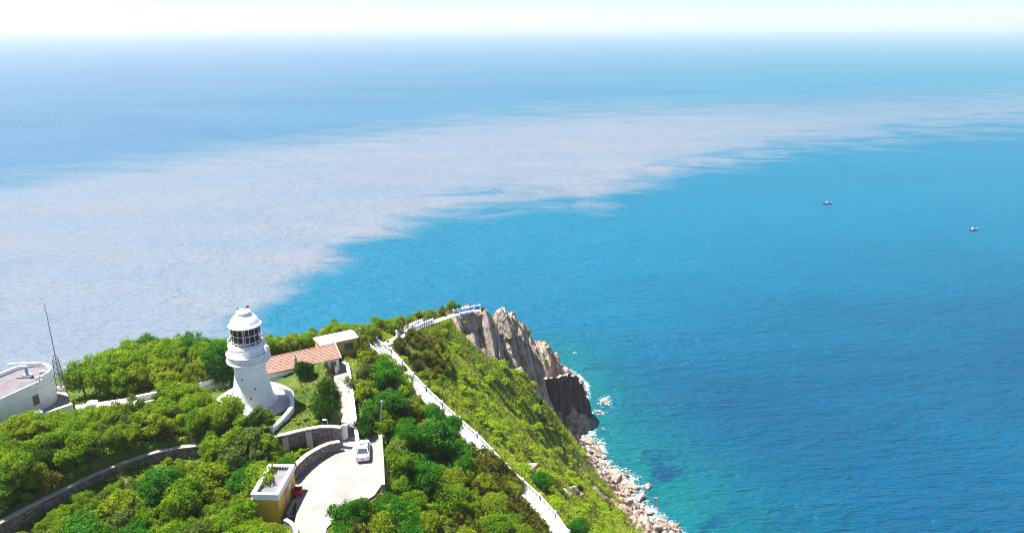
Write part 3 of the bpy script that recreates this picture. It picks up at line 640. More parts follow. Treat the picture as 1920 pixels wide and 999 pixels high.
p = at(12, 788, 86.2); po = MB().tube((0, 0.12, 0), (0, -0.12, 0), 0.42, n=16).build('porthole', M['dark'], None, loc=(p.x, p.y, 86.2)); po.name = 'rubber_tyre'; tag(po, 'dark tyre ring hung on the white terrace wall', 'tyre')
rd = at(52, 706, 89.56); rr_ = empty('radar_antenna', (rd.x, rd.y, 89.56)); tag(rr_, 'ship radar with long white bar on blue pedestal on the round roof', 'radar')
MB().box((0, 0, 0.18), (1.0, 0.8, 0.36)).build('base', M['white'], rr_, bevel=0.03); MB().tube((0, 0, 0.36), (0, 0, 1.45), 0.2, 0.17, 10).build('pedestal', plain('pale_blue_paint', (0.16, 0.36, 0.62), 0.5), rr_)
MB().box((0, 0, 1.58), (0.7, 0.55, 0.32)).build('gearbox', M['white'], rr_, bevel=0.04)
MB().box((0.0, 0, 1.9), (4.2, 0.26, 0.30), 0.10).build('scanner_bar', M['white'], rr_, bevel=0.05)
for px, w in (((80, 700), 0.7), ((70, 712), 0.5)):
    q = at(px[0], px[1], 89.56); o = MB().box((0, 0, 0.22), (w, w * 0.7, 0.44), 0.4).build('roof_unit', M['pale_metal'], None, bevel=0.03, loc=(q.x, q.y, 89.56)); tag(o, 'grey equipment box on the round roof ' + ('near the lattice mast' if px[0] == 80 else 'in front of the radar pedestal'), 'equipment')
lm = empty('lattice_mast', (-62.9, 93.9, 83.8)); tag(lm, 'dark steel lattice mast with a tall thin whip antenna', 'mast')
legs = [(0.75, 0), (-0.4, 0.65), (-0.4, -0.65)]; HT = 6.2
for x, y in legs: MB().tube((x, y, 0), (x * 0.55, y * 0.55, HT), 0.05, n=6).build('leg', M['grey_metal'], lm)
br = MB()
for k in range(7):
    z0 = HT * k / 7; z1 = HT * (k + 1) / 7; s0 = 1 - 0.45 * k / 7; s1 = 1 - 0.45 * (k + 1) / 7
    for i in range(3):
        a = legs[i]; b = legs[(i + 1) % 3]
        br.tube((a[0] * s0, a[1] * s0, z0), (b[0] * s1, b[1] * s1, z1), 0.03, n=5); br.tube((b[0] * s0, b[1] * s0, z0), (a[0] * s1, a[1] * s1, z1), 0.03, n=5); br.tube((a[0] * s1, a[1] * s1, z1), (b[0] * s1, b[1] * s1, z1), 0.03, n=5)
br.build('bracing', M['grey_metal'], lm)
apx = MB()
for x, y in legs: apx.tube((x * 0.55, y * 0.55, HT), (0.05, 0, HT + 0.9), 0.045, n=5)
apx.build('apex', M['grey_metal'], lm); MB().tube((0.05, 0, HT + 0.85), (0.05, 0, 14.4), 0.075, 0.035, 6).build('whip', M['grey_metal'], lm)
for k in range(3): MB().lathe([(0.16, 0), (0.18, 0.02), (0.16, 0.04), (0.14, 0.02), (0.16, 0)], 10, c=(0.95, 0.1 * k, 4.2 + 0.8 * k)).build('loop_aerial', M['pale_metal'], lm)

# ------------------------------------------------------------------ houses behind the lighthouse
t = NT('red_roof_tile'); c = t.coord('World'); nz = t.noise(c, 3.5, 4); vo = t.n('ShaderNodeTexVoronoi'); vo.inputs['Scale'].default_value = 3.2; t.l(c, vo.inputs['Vector'])
cc = t.ramp(vo.outputs['Color'], [(0.0, (0.27, 0.145, 0.11)), (0.5, (0.33, 0.19, 0.148)), (1.0, (0.39, 0.245, 0.195))]); M['tile'] = t.fin(t.mix(t.math('MULTIPLY', nz, 0.3), cc, (0.33, 0.21, 0.16)), 0.85)
hA = Vector((*at(500, 702, 84.5)[:2], 0)); hB = Vector((*at(639, 671, 84.5)[:2], 0)); hA = hB + (hA - hB) * 1.25
hd = (hB - hA).normalized(); hn = Vector((-hd.y, hd.x, 0)); HL = (hB - hA).length
h1 = empty('tiled_house', (hA.x, hA.y, 82.0), math.atan2(hd.y, hd.x)); tag(h1, 'long low house with red tiled roof behind the lighthouse', 'house')
HZ = 2.5; RD = 2.75; RH = 1.35; WD = 2 * RD
MB().box((HL / 2, WD / 2, 0.85), (HL - 0.5, WD - 0.7, 3.3)).build('wall', M['white_wall'], h1)
for x in (0.25, HL - 0.25 - 0.2): MB().add([(x, 0.4, 2.5), (x, WD - 0.4, 2.5), (x, WD / 2, 2.5 + RH - 0.12), (x + 0.2, 0.4, 2.5), (x + 0.2, WD - 0.4, 2.5), (x + 0.2, WD / 2, 2.5 + RH - 0.12)], [(0, 1, 2), (5, 4, 3), (0, 3, 4, 1), (1, 4, 5, 2), (2, 5, 3, 0)]).build('gable', M['white_wall'], h1)
rfo = MB().add([(0, 0, HZ - 0.1), (HL, 0, HZ - 0.1), (HL, RD, HZ + RH - 0.1), (0, RD, HZ + RH - 0.1), (0, WD, HZ - 0.1), (HL, WD, HZ - 0.1), (0, 0, HZ), (HL, 0, HZ), (HL, RD, HZ + RH), (0, RD, HZ + RH), (0, WD, HZ), (HL, WD, HZ)],
    [(0, 1, 2, 3), (3, 2, 5, 4), (6, 9, 8, 7), (9, 10, 11, 8), (0, 6, 7, 1), (4, 5, 11, 10), (0, 3, 9, 6), (3, 4, 10, 9), (1, 7, 8, 2), (2, 8, 11, 5)]).build('roof', M['tile'], h1)
NC = 11; sl = math.atan2(RH, RD)
for side in (0, 1):
    for k in range(NC):
        mbt = MB(); y0 = RD * k / NC - 0.03; y1 = RD * (k + 1) / NC + 0.05; nt = int(HL / 0.3)
        for i in range(nt):
            x0 = HL * i / nt; w = HL / nt; z0 = HZ + RH * k / NC + 0.075; z1 = HZ + RH * (k + 1) / NC + 0.03; j = random.uniform(-0.008, 0.008)
            yy0, yy1 = (y0, y1) if side == 0 else (WD - y0, WD - y1)
            xs_ = [x0, x0 + w * 0.3, x0 + w * 0.65, x0 + w * 0.97]; dz = [0.0, 0.045, 0.045, 0.0]
            mbt.add([(x, yy0, z0 + d_ + j) for x, d_ in zip(xs_, dz)] + [(x, yy1, z1 + d_ + j) for x, d_ in zip(xs_, dz)] + [(x, yy0, z0 - 0.06) for x in xs_], [(0, 1, 5, 4), (1, 2, 6, 5), (2, 3, 7, 6), (8, 9, 1, 0), (9, 10, 2, 1), (10, 11, 3, 2)])
        mbt.build('tile_course', M['tile'], rfo)
rdg = MB()
for i in range(int(HL / 0.45)): rdg.tube((i * 0.45, RD, HZ + RH + 0.05), (i * 0.45 + 0.47, RD, HZ + RH + 0.05), 0.10, 0.115, 8)
rdg.build('ridge_tile', M['tile'], rfo)
for x in (-0.06, HL + 0.06): MB().add([(x - 0.09, -0.05, HZ - 0.12), (x + 0.09, -0.05, HZ - 0.12), (x + 0.09, RD, HZ + RH - 0.06), (x - 0.09, RD, HZ + RH - 0.06), (x - 0.09, -0.05, HZ + 0.14), (x + 0.09, -0.05, HZ + 0.14), (x + 0.09, RD, HZ + RH + 0.2), (x - 0.09, RD, HZ + RH + 0.2)], [(3, 2, 1, 0), (4, 5, 6, 7), (0, 1, 5, 4), (1, 2, 6, 5), (2, 3, 7, 6), (3, 0, 4, 7)]).build('verge', M['coping'], rfo)
cx = HL * 0.52
ch = MB().box((cx, 0.75, HZ + 0.75), (0.42, 0.42, 1.4)).build('chimney', M['coping'], h1); MB().tube((cx, 0.75, HZ + 1.45), (cx, 0.75, HZ + 1.75), 0.12, 0.1, 8).build('chimney_pot', M['tile'], ch)
for x in (HL * 0.62, HL * 0.78, HL * 0.45): 
    w = MB().box((x, 0.35, 1.35), (0.9, 0.12, 1.0)).build('window', M['white'], h1); MB().box((x, 0.30, 1.35), (0.76, 0.08, 0.86)).build('pane', M['glass_blue'], w)
dd_ = MB().box((HL * 0.92, 0.34, 1.0), (0.85, 0.1, 2.0)).build('door', M['wood'], h1)
yA = Vector((*at(600, 648, 85.3)[:2], 0)); yB = Vector((*at(668, 633, 85.3)[:2], 0)); yd = (yB - yA).normalized(); YL = (yB - yA).length + 0.4; YW = 3.6
h2 = empty('yellow_house', (yA.x, yA.y, 82.0), math.atan2(yd.y, yd.x)); tag(h2, 'yellow house with flat white roof at the top of the walkway', 'house')
MB().box((YL / 2, YW / 2, 1.15), (YL - 0.4, YW - 0.5, 3.9)).build('wall', M['yellow'], h2)
MB().add([(0, 0, 3.2), (YL, 0, 3.2), (YL, YW, 3.2), (0, YW, 3.2), (0, 0, 3.34), (YL, 0, 3.34), (YL, YW, 3.34), (0, YW, 3.34), (0.9, YW / 2, 3.75), (YL - 0.1, YW / 2, 3.75)],
    [(3, 2, 1, 0), (0, 1, 5, 4), (1, 2, 6, 5), (2, 3, 7, 6), (3, 0, 4, 7), (4, 5, 9, 8), (6, 7, 8, 9), (7, 4, 8), (5, 6, 9)]).build('roof', M['white'], h2)
rbx = MB()
for k in range(1, 7):
    f = k / 7; rbx.tube((0.9 * f + 0.05, YW / 2 * f, 3.345 + 0.41 * f), (YL - 0.05, YW / 2 * f, 3.345 + 0.41 * f), 0.022, n=4)
rbx.build('roof_seam', M['white_wall'], h2)
w = MB().box((YL * 0.74, 0.24, 2.0), (1.5, 0.14, 1.25)).build('window', M['grey_metal'], h2); MB().box((YL * 0.74 - 0.36, 0.2, 2.0), (0.64, 0.1, 1.1)).build('pane', M['glass_blue'], w); MB().box((YL * 0.74 + 0.36, 0.2, 2.0), (0.64, 0.1, 1.1)).build('pane', M['glass_blue'], w)
MB().box((0.2, 0.1, 1.2), (0.2, 0.2, 4.0)).build('corner_post', M['white'], h2)

# ------------------------------------------------------------------ guard hut by the car park
gh = empty('guard_hut', (-27.5, 74.25, 81.0), -0.03); tag(gh, 'small yellow flat-roofed hut with white parapet beside the car park', 'hut')
GW, GL, GHT = 3.0, 5.9, 2.45
MB().box((0, 0, GHT / 2 - 0.4), (GW - 0.12, GL - 0.12, GHT + 0.8)).build('wall', M['yellow'], gh)
MB().box((0, 0, GHT + 0.08), (GW + 0.12, GL + 0.12, 0.16)).build('cornice', M['white'], gh, bevel=0.02)
pr = MB()
for x in (-GW / 2 + 0.16, GW / 2 - 0.16): pr.box((x, 0, GHT + 0.40), (0.32, GL, 0.48))
for y in (-GL / 2 + 0.16, GL / 2 - 0.16): pr.box((0, y, GHT + 0.40), (GW - 0.66, 0.32, 0.476))
pr.build('parapet', M['white_wall'], gh)
pn = MB()
for k in range(7): pn.box((-1.05 + 0.32 * k, GL / 2 - 0.34, GHT + 0.40), (0.2, 0.05, 0.24))
pn.build('parapet_slots', M['dark'], gh)
pcap = MB()
for x in (-GW / 2 + 0.16, GW / 2 - 0.16): pcap.box((x, 0, GHT + 0.69), (0.44, GL + 0.12, 0.09))
for y in (-GL / 2 + 0.16, GL / 2 - 0.16): pcap.box((0, y, GHT + 0.69), (GW - 0.56, 0.44, 0.086))
pcap.build('coping', M['white'], gh)
MB().box((0, 0, GHT + 0.19), (GW - 0.66, GL - 0.66, 0.06)).build('roof_deck', plain('roof_mortar', (0.17, 0.16, 0.175), 0.9, 0.2, 1.0), gh)
d_ = MB().box((GW / 2 - 0.03, -0.3, 1.0), (0.14, 0.95, 2.0)).build('door', plain('faded_pink_door', (0.5, 0.25, 0.2), 0.6, 0.15, 4), gh); MB().box((GW / 2 + 0.06, -0.65, 1.0), (0.06, 0.05, 0.14)).build('handle', M['pale_metal'], d_)
wi = MB().box((GW / 2 - 0.03, 0.95, 1.55), (0.14, 0.55, 0.8)).build('window', M['white'], gh); MB().box((GW / 2 + 0.03, 0.95, 1.55), (0.06, 0.42, 0.66)).build('pane', M['pale_metal'], wi)
# things against the hut
rbn = empty('red_bin', (-25.35, 75.9, 81.0), 0.1); tag(rbn, 'open red metal bin with raised lid against the yellow hut', 'bin')
b_ = MB(); 
for s in (-1, 1): b_.box((0.42 * s, 0, 0.42), (0.05, 1.0, 0.6)); b_.box((0, 0.475 * s, 0.42), (0.79, 0.05, 0.6))
b_.box((0, 0, 0.13), (0.79, 0.9, 0.05)); b_.build('body', M['red'], rbn)
MB().box((-0.52, 0, 0.95), (0.05, 1.0, 0.62), tilt=Matrix.Rotation(-0.25, 3, 'Y')).build('lid', M['red'], rbn)
for x in (-0.35, 0.35):
    for y in (-0.38, 0.38): MB().tube((x, y - 0.03, 0.07), (x, y + 0.03, 0.07), 0.07, n=10).build('wheel', M['dark'], rbn)
bn = empty('bench', (-25.3, 72.9, 81.0), 0.0); tag(bn, 'long dark bench in the shadow of the yellow hut', 'bench')
MB().box((0, 0, 0.43), (0.4, 2.8, 0.07)).build('seat', M['grey_metal'], bn, bevel=0.01)
for y in (-1.2, 1.2): MB().box((0, y, 0.2), (0.32, 0.08, 0.4)).build('leg', M['grey_metal'], bn)
chb = empty('stool', (-25.0, 71.2, 81.0)); tag(chb, 'small blue plastic stool in the shadow of the yellow hut', 'stool')
mbl = plain('blue_plastic', (0.06, 0.14, 0.32), 0.5); MB().box((0, 0, 0.42), (0.4, 0.4, 0.05)).build('seat', mbl, chb, bevel=0.01)
for x in (-0.16, 0.16):
    for y in (-0.16, 0.16): MB().box((x, y, 0.2), (0.05, 0.05, 0.4)).build('leg', mbl, chb)
white_wall('garden_wall', [(534,972),(548,980),(556,995),(556,1030)], [81.6,81.6,81.6,81.6], 1.4, 'low pale wall in front of the yellow hut corner', 0.4, 'concrete', sm=1)

# ------------------------------------------------------------------ poles and lamps
def pole(name, b, t_, r, label, cat, mat='pale_metal'):
    b = Vector(b); root = empty(name, b); tag(root, label, cat); v = Vector(t_) - b
    MB().tube((0, 0, -0.5), v, r, r * 0.7, 8).build('shaft', M[mat], root)
    return root, v
p1, v1 = pole('utility_pole', (-18.5, 92.4, 79.6), (-17.75, 91.1, 85.2), 0.11, 'leaning grey utility pole between car park and woods', 'pole', 'pale_metal')
MB().box(v1 + Vector((0, 0, -0.15)), (0.5, 0.08, 0.08)).build('crossarm', M['pale_metal'], p1); MB().tube(v1 + Vector((0, 0, -0.1)), v1 + Vector((0, 0, 0.12)), 0.09, 0.06).build('insulator', M['white'], p1)
pb = at(676, 641, 80.5); p2_, v2 = pole('utility_pole', (pb.x, pb.y, 80), (pb.x, pb.y, 83.2), 0.09, 'upright pale utility pole right of the yellow house', 'pole'); MB().box(v2 + Vector((0, 0, -0.05)), (0.3, 0.12, 0.14)).build('pole_cap', M['white'], p2_)
lb = at(616, 818, 82.0); l1, v3 = pole('street_lamp', (lb.x, lb.y, 81.9), (lb.x, lb.y, 84.4), 0.055, 'small grey lamp post between the two stone walls', 'lamp'); MB().tube(v3, v3 + Vector((-0.3, 0, 0.12)), 0.035).build('arm', M['pale_metal'], l1); MB().box(v3 + Vector((-0.35, 0, 0.12)), (0.5, 0.24, 0.12)).build('lamp_head', M['white'], l1, bevel=0.03)

# ------------------------------------------------------------------ parked car
def make_car(loc, rz):
    r = empty('parked_car', loc, rz); tag(r, 'white saloon car parked at the edge of the pale car park', 'car')
    pa = plain('white_car_paint', (0.80, 0.80, 0.81), 0.25, 0.02, 2, spec=0.6)
    st = [(-2.28, 0.62, 0.36, 0.72), (-2.2, 0.80, 0.28, 0.90), (-1.95, 0.87, 0.24, 0.97), (-1.3, 0.9, 0.22, 0.97), (-0.4, 0.9, 0.22, 0.94), (0.6, 0.9, 0.22, 0.93), (1.2, 0.89, 0.22, 0.90), (1.8, 0.85, 0.24, 0.82), (2.15, 0.76, 0.28, 0.72), (2.3, 0.55, 0.34, 0.60)]
    V = []; F = []
    for y, w, zb, zt in st: V += [(-w * 0.9, y, zb), (-w, y, zb + 0.14), (-w, y, zt - 0.18), (-w * 0.9, y, zt - 0.03), (-w * 0.5, y, zt + 0.02), (w * 0.5, y, zt + 0.02), (w * 0.9, y, zt - 0.03), (w, y, zt - 0.18), (w, y, zb + 0.14), (w * 0.9, y, zb)]
    for i in range(len(st) - 1):
        for k in range(10): F.append((i * 10 + k, i * 10 + (k + 1) % 10, (i + 1) * 10 + (k + 1) % 10, (i + 1) * 10 + k))
    F += [tuple(range(10)), tuple(range(len(V) - 10, len(V)))[::-1]]
    bd = MB().add(V, F, True).build('body', pa, r)
    gl = plain('car_glass', (0.05, 0.06, 0.08), 0.06, 0.05, 2, spec=0.7)
    g = [(-1.72, 0.72, 0.95), (-1.02, 0.56, 1.40), (-0.35, 0.585, 1.45), (0.25, 0.57, 1.41), (1.15, 0.74, 0.92)]
    V = []; F = []
    for y, w, z in g: V += [(-w, y, z), (w, y, z)]
    base = [(-0.82, -1.35, 0.93), (0.82, -1.35, 0.93), (-0.83, 0.6, 0.92), (0.83, 0.6, 0.92)]
    V += base
    F = [(0, 1, 3, 2), (2, 3, 5, 4), (4, 5, 7, 6), (6, 7, 9, 8), (0, 2, 10), (2, 4, 12, 10), (4, 6, 12), (6, 8, 12), (1, 11, 3), (3, 11, 13, 5), (5, 13, 7), (7, 13, 9)]
    MB().add(V, F, False).build('windows', gl, r)
    rf_ = MB().add([(-0.59, -1.05, 1.405), (0.59, -1.05, 1.405), (0.615, -0.35, 1.465), (-0.615, -0.35, 1.465), (0.60, 0.27, 1.425), (-0.60, 0.27, 1.425), (-0.59, -1.05, 1.36), (0.59, -1.05, 1.36), (0.60, 0.27, 1.38), (-0.60, 0.27, 1.38)], [(0, 1, 2, 3), (3, 2, 4, 5), (0, 6, 7, 1), (5, 4, 8, 9)], True).build('roof', pa, r)
    MB().box((0, -0.02, 1.462), (0.72, 0.34, 0.012)).build('sunroof', gl, r)
    pl = MB()
    for s in (-1, 1):
        pl.tube((0.60 * s, -1.04, 1.39), (0.76 * s, -1.74, 0.94), 0.045, n=6); pl.tube((0.60 * s, 0.26, 1.40), (0.77 * s, 1.15, 0.92), 0.045, n=6); pl.tube((0.64 * s, -0.4, 1.42), (0.85 * s, -0.4, 0.93), 0.04, n=6)
    pl.build('pillars', pa, r)
    for s in (-1, 1):
        MB().box((0.66 * s, -2.21, 0.78), (0.34, 0.16, 0.12), 0.25 * s).build('tail_light', M['red'], r, bevel=0.02)
        MB().box((0.60 * s, 2.17, 0.62), (0.34, 0.14, 0.11), -0.35 * s).build('headlight', M['pale_metal'], r, bevel=0.02)
        m_ = MB().box((0.98 * s, 0.72, 0.98), (0.2, 0.1, 0.13)).build('wing_mirror', pa, r, bevel=0.02)
        for y in (-1.38, 1.42):
            wh = MB().tube((0.92 * s, y, 0.32), (0.70 * s, y, 0.32), 0.32, n=18).build('wheel', M['dark'], r); MB().tube((0.935 * s, y, 0.32), (0.90 * s, y, 0.32), 0.2, n=14).build('rim', M['pale_metal'], wh)
    MB().box((0, -2.275, 0.62), (0.44, 0.03, 0.13)).build('number_plate', plain('plate_blue', (0.05, 0.12, 0.4), 0.4), r)
    MB().box((0, -2.24, 0.40), (1.2, 0.06, 0.14)).build('bumper', M['grey_metal'], r)
    return r
cp = at(681, 850, 81.0); make_car((cp.x, cp.y, 81.0), math.radians(10))
# ------------------------------------------------------------------ stepped white path and its balustrades
def offset_line(pts, off):
    out = []
    for i, p in enumerate(pts):
        a = pts[max(i - 1, 0)]; b = pts[min(i + 1, len(pts) - 1)]; d = Vector((b.x - a.x, b.y - a.y)).normalized()
        out.append(Vector((p.x - d.y * off, p.y + d.x * off, p.z)))
    return out
def stepped(name, pts, width, tread, label):
    P = resample(smooth_line(pts, 2), tread); mb = MB(); L, R = ribbon(P, width)
    for i in range(len(P) - 1):
        z = max(P[i].z, P[i + 1].z)
        mb.prism([R[i], R[i + 1], L[i + 1], L[i]], z - 0.7, z)
    o = mb.build(name, M['path']); o['kind'] = 'structure'; o['label'] = label
    return P
def balustrade(pts, label, spacing=4.2, h=1.0, post='blue', group=None, dens=0.32, panel=False):
    root = empty('balustrade', pts[0]); tag(root, label, 'balustrade', group); o = Vector(pts[0])
    P = resample(pts, spacing); rail = MB(); bal = MB()
    for i, p in enumerate(P):
        q = p - o
        po = MB().box(q + Vector((0, 0, h * 0.5 + 0.02)), (0.2, 0.2, h + 0.04), 0.6).build('post', M['blue' if post == 'blue' else 'white_rail'], root)
        MB().box(q + Vector((0, 0, h + 0.10)), (0.30, 0.30, 0.10), 0.6).build('post_cap', M['white_rail'], po)
        MB().lathe([(0.02, -0.15), (0.1, -0.11), (0.15, 0), (0.1, 0.11), (0.02, 0.15)], 8, c=q + Vector((0, 0, h + 0.27))).build('post_ball', M['white_rail'], po)
    for a, b in zip(P[:-1], P[1:]):
        a = a - o; b = b - o; d = (b - a); n = max(2, int(d.length / dens))
        L, R = ribbon([a, b], 0.16)
        for z0, z1 in ((h - 0.12, h), (0.04, 0.16)):
            rail.prism([R[0], R[1], L[1], L[0]], [a.z + z0, b.z + z0, b.z + z0, a.z + z0], [a.z + z1, b.z + z1, b.z + z1, a.z + z1])
        if panel:
            L2, R2 = ribbon([a, b], 0.06); MB().prism([R2[0], R2[1], L2[1], L2[0]], [a.z + 0.18, b.z + 0.18, b.z + 0.18, a.z + 0.18], [a.z + h - 0.34, b.z + h - 0.34, b.z + h - 0.34, a.z + h - 0.34]).build('blue_panel', M['blue'], root)
        else:
            for k in range(1, n):
                q = a.lerp(b, k / n); bal.box(q + Vector((0, 0, h / 2)), (0.10, 0.10, h - 0.2), math.atan2(d.y, d.x))
    rail.build('rail', M['white_rail'], root)
    if not panel: bal.build('balusters', M['white_rail'], root, kind='stuff')
    return root
PP = stepped('path', PATH, 2.6, 0.42, 'white stepped path running down the shoulder of the headland')
npp = len(PP); cut = [0, int(npp * 0.27), int(npp * 0.58), npp - 1]
for side, off, wd in (('seaward', -1.2, 'seaward'), ('landward', 1.2, 'landward')):
    # the path runs towards the camera: its left is the sea side
    ln_ = offset_line(PP, -off if side == 'seaward' else -off)
    for k, nm in enumerate(('upper', 'middle', 'lower')):
        seg = ln_[cut[k]:cut[k + 1] + 1]
        balustrade(seg, f'white balustrade with blue posts, {nm} stretch on the {wd} side of the stepped path')
TP = stepped('path', TOPP, 1.9, 0.45, 'white stepped path on the ridge towards the tip')
ntp = len(TP); ta = offset_line(TP, 0.95); tb = offset_line(TP, -0.95)
i0 = min(range(ntp), key=lambda i: abs(proj(*TP[i])[0] - 752)); i1 = min(range(ntp), key=lambda i: abs(proj(*TP[i])[0] - 806)); i2 = min(range(ntp), key=lambda i: abs(proj(*TP[i])[0] - 856))
balustrade(ta[i0:i1], 'white balustrade along the far side of the ridge steps', 1.5, 1.0, 'white'); balustrade(tb[i0:i1], 'white balustrade along the near side of the ridge steps', 1.5, 1.0, 'blue')
balustrade(ta[i2:], 'white fence with blue panels on the far side of the cliff-top lookout', 2.6, 1.15, 'white', panel=True)
balustrade(tb[i2:i2 + int((ntp - i2) * 0.62)], 'short white fence with blue panels on the near side of the cliff-top lookout', 3.2, 0.7, 'white', panel=True)
rp = TP[min(range(ntp), key=lambda i: abs(proj(*TP[i])[0] - 728))]
ro = empty('red_bin', (rp.x, rp.y - 0.5, rp.z)); tag(ro, 'small round red bin in the shade by the ridge path', 'bin')
MB().lathe([(0.02, 0.02), (0.2, 0.02), (0.25, 0.65), (0.27, 0.7), (0.2, 0.82), (0.02, 0.88)], 14).build('body', M['red'], ro); MB().tube((0, 0, 0.86), (0, 0, 0.95), 0.04).build('knob', M['dark'], ro)
# ------------------------------------------------------------------ foliage
def leaf_mat(name, dark, mid, light, trans=0.42):
    t = NT(name); tint = t.attr('tint'); oi = t.n('ShaderNodeObjectInfo').outputs['Random']
    c_ = t.ramp(t.math('ADD', t.math('MULTIPLY', tint, 0.8), t.math('MULTIPLY', oi, 0.2)), [(0.1, dark), (0.5, mid), (0.92, light)])
    df = t.b; t.l(c_, df.inputs['Base Color']); df.inputs['Roughness'].default_value = 0.55; df.inputs['Specular IOR Level'].default_value = 0.12
    tr = t.n('ShaderNodeBsdfTranslucent'); t.l(t.mix(0.5, c_, light), tr.inputs['Color'])
    mx = t.n('ShaderNodeMixShader'); mx.inputs[0].default_value = trans; t.l(df.outputs[0], mx.inputs[1]); t.l(tr.outputs[0], mx.inputs[2]); t.l(mx.outputs[0], t.t.nodes['Material Output'].inputs['Surface'])
    return t.m
LM = {
 'broad':  leaf_mat('broadleaf', (0.035, 0.105, 0.003), (0.125, 0.245, 0.004), (0.30, 0.42, 0.008)),
 'yellow': leaf_mat('yellow_green_leaf', (0.07, 0.13, 0.004), (0.18, 0.265, 0.006), (0.34, 0.40, 0.014)),
 'dark':   leaf_mat('deep_green_leaf', (0.009, 0.075, 0.003), (0.032, 0.17, 0.004), (0.095, 0.27, 0.006)),
 'pine':   leaf_mat('pine_needle', (0.04, 0.06, 0.005), (0.115, 0.125, 0.008), (0.21, 0.19, 0.02), 0.15),
 'juniper':leaf_mat('juniper_needle', (0.008, 0.052, 0.005), (0.032, 0.110, 0.005), (0.090, 0.17, 0.008), 0.12),
 'pale':   leaf_mat('pale_leaf', (0.06, 0.11, 0.015), (0.12, 0.175, 0.025), (0.21, 0.26, 0.05)),
 'slope':  leaf_mat('slope_shrub_leaf', (0.085, 0.19, 0.002), (0.215, 0.345, 0.004), (0.35, 0.44, 0.006)),
 'grass':  leaf_mat('grass_blade', (0.09, 0.16, 0.006), (0.23, 0.27, 0.018), (0.44, 0.38, 0.12), 0.2),
}
def leaf_quads(C, N, size, g, asp=0.62, tint=None):
    """one bent leaf quad per centre C with normal N"""
    n = len(C); N = N / np.maximum(np.linalg.norm(N, axis=1, keepdims=True), 1e-6)
    R = g.normal(size=(n, 3)); T = np.cross(N, R); T /= np.maximum(np.linalg.norm(T, axis=1, keepdims=True), 1e-6); B = np.cross(N, T)
    s = (size * g.uniform(0.65, 1.35, n))[:, None]
    V = np.stack([C - T * s * 0.5, C - B * s * 0.5 * asp + N * s * 0.12, C + T * s * 0.5, C + B * s * 0.5 * asp + N * s * 0.12], 1).reshape(-1, 3)
    Q = np.arange(4 * n).reshape(n, 4); t_ = np.repeat(g.uniform(0, 1, n) if tint is None else tint, 4)
    return V, Q, t_
def crown_mesh(name, lobes, n, size, mat, seed, style='leaf', up=0.25, lumps=0):
    g = np.random.default_rng(seed); lobes = np.array(lobes, float)
    if lumps:                                                   # small leaf clumps on the surface of every lobe
        ex = []
        for cx, cy_, cz, rx, ry, rz in lobes:
            k = max(4, int(lumps * rx * ry)); d = g.normal(size=(k, 3)); d /= np.linalg.norm(d, axis=1, keepdims=True); d[:, 2] = np.where(d[:, 2] < -0.3, -d[:, 2], d[:, 2])
            r = g.uniform(0.24, 0.5, k) * (rx + ry) / 2
            ex += [(cx + a[0] * rx * 0.86, cy_ + a[1] * ry * 0.86, cz + a[2] * rz * 0.86, q, q, q * 0.8) for a, q in zip(d, r)]
        lobes = np.vstack([lobes * [1, 1, 1, 0.85, 0.85, 0.85], np.array(ex)])
    wgt = (lobes[:, 3] * lobes[:, 4]) ** 0.9; wgt /= wgt.sum(); k = g.choice(len(lobes), n, p=wgt)
    d = g.normal(size=(n, 3)); d /= np.linalg.norm(d, axis=1, keepdims=True)
    rad = 1.0 - np.abs(g.normal(0, 0.17, n)); rad = np.where(g.random(n) < 0.1, rad * g.uniform(0.3, 1, n), rad) + np.where(g.random(n) < 0.12, g.uniform(0, 0.42, n), 0)
    C = lobes[k, :3] + d * lobes[k, 3:6] * rad[:, None]
    C += g.normal(0, size * 0.25, C.shape)
    keep = C[:, 2] > 0.12; C = C[keep]; d = d[keep]; k = k[keep]
    lobet = g.uniform(0.15, 0.85, len(lobes)); ti = np.clip(lobet[k] * 0.55 + 0.45 * g.random(len(k)), 0, 1)
    if style == 'leaf':
        V, Q, T = leaf_quads(C, d * 0.9 + g.normal(0, 0.55, d.shape) + [0, 0, up], size, g, 0.62, ti)
    else:                                                       # needles: narrow blades standing outwards
        m = len(C); dirv = d + g.normal(0, 0.5, d.shape) + [0, 0, 0.45]; dirv /= np.linalg.norm(dirv, axis=1, keepdims=True)
        side = np.cross(dirv, g.normal(size=(m, 3))); side /= np.linalg.norm(side, axis=1, keepdims=True)
        L = (size * 1.5 * g.uniform(0.6, 1.3, m))[:, None]; w = L * 0.16
        V = np.stack([C - side * w, C + side * w, C + dirv * L + side * w * 0.4, C + dirv * L - side * w * 0.4], 1).reshape(-1, 3); Q = np.arange(4 * m).reshape(m, 4); T = np.repeat(ti, 4)
    me = np_mesh(name, V, Q, {'tint': T}); me.materials.append(mat); return me
def trunk_mesh(name, h, r, lobes, seed):
    g = random.Random(seed); mb = MB(); top = Vector((g.uniform(-0.2, 0.2), g.uniform(-0.2, 0.2), h * 0.55)); mid = Vector((g.uniform(-0.15, 0.15), g.uniform(-0.15, 0.15), h * 0.28))
    mb.tube((0, 0, -0.4), mid, r, r * 0.75, 6); mb.tube(mid, top, r * 0.75, r * 0.5, 6)
    for l in lobes[:7]: mb.tube(mid.lerp(top, g.uniform(0.3, 1)), Vector(l[:3]), r * 0.42, r * 0.14, 5)
    me = bpy.data.meshes.new(name); me.from_pydata(mb.v, [], mb.f); me.update(); me.materials.append(M['bark']); return me
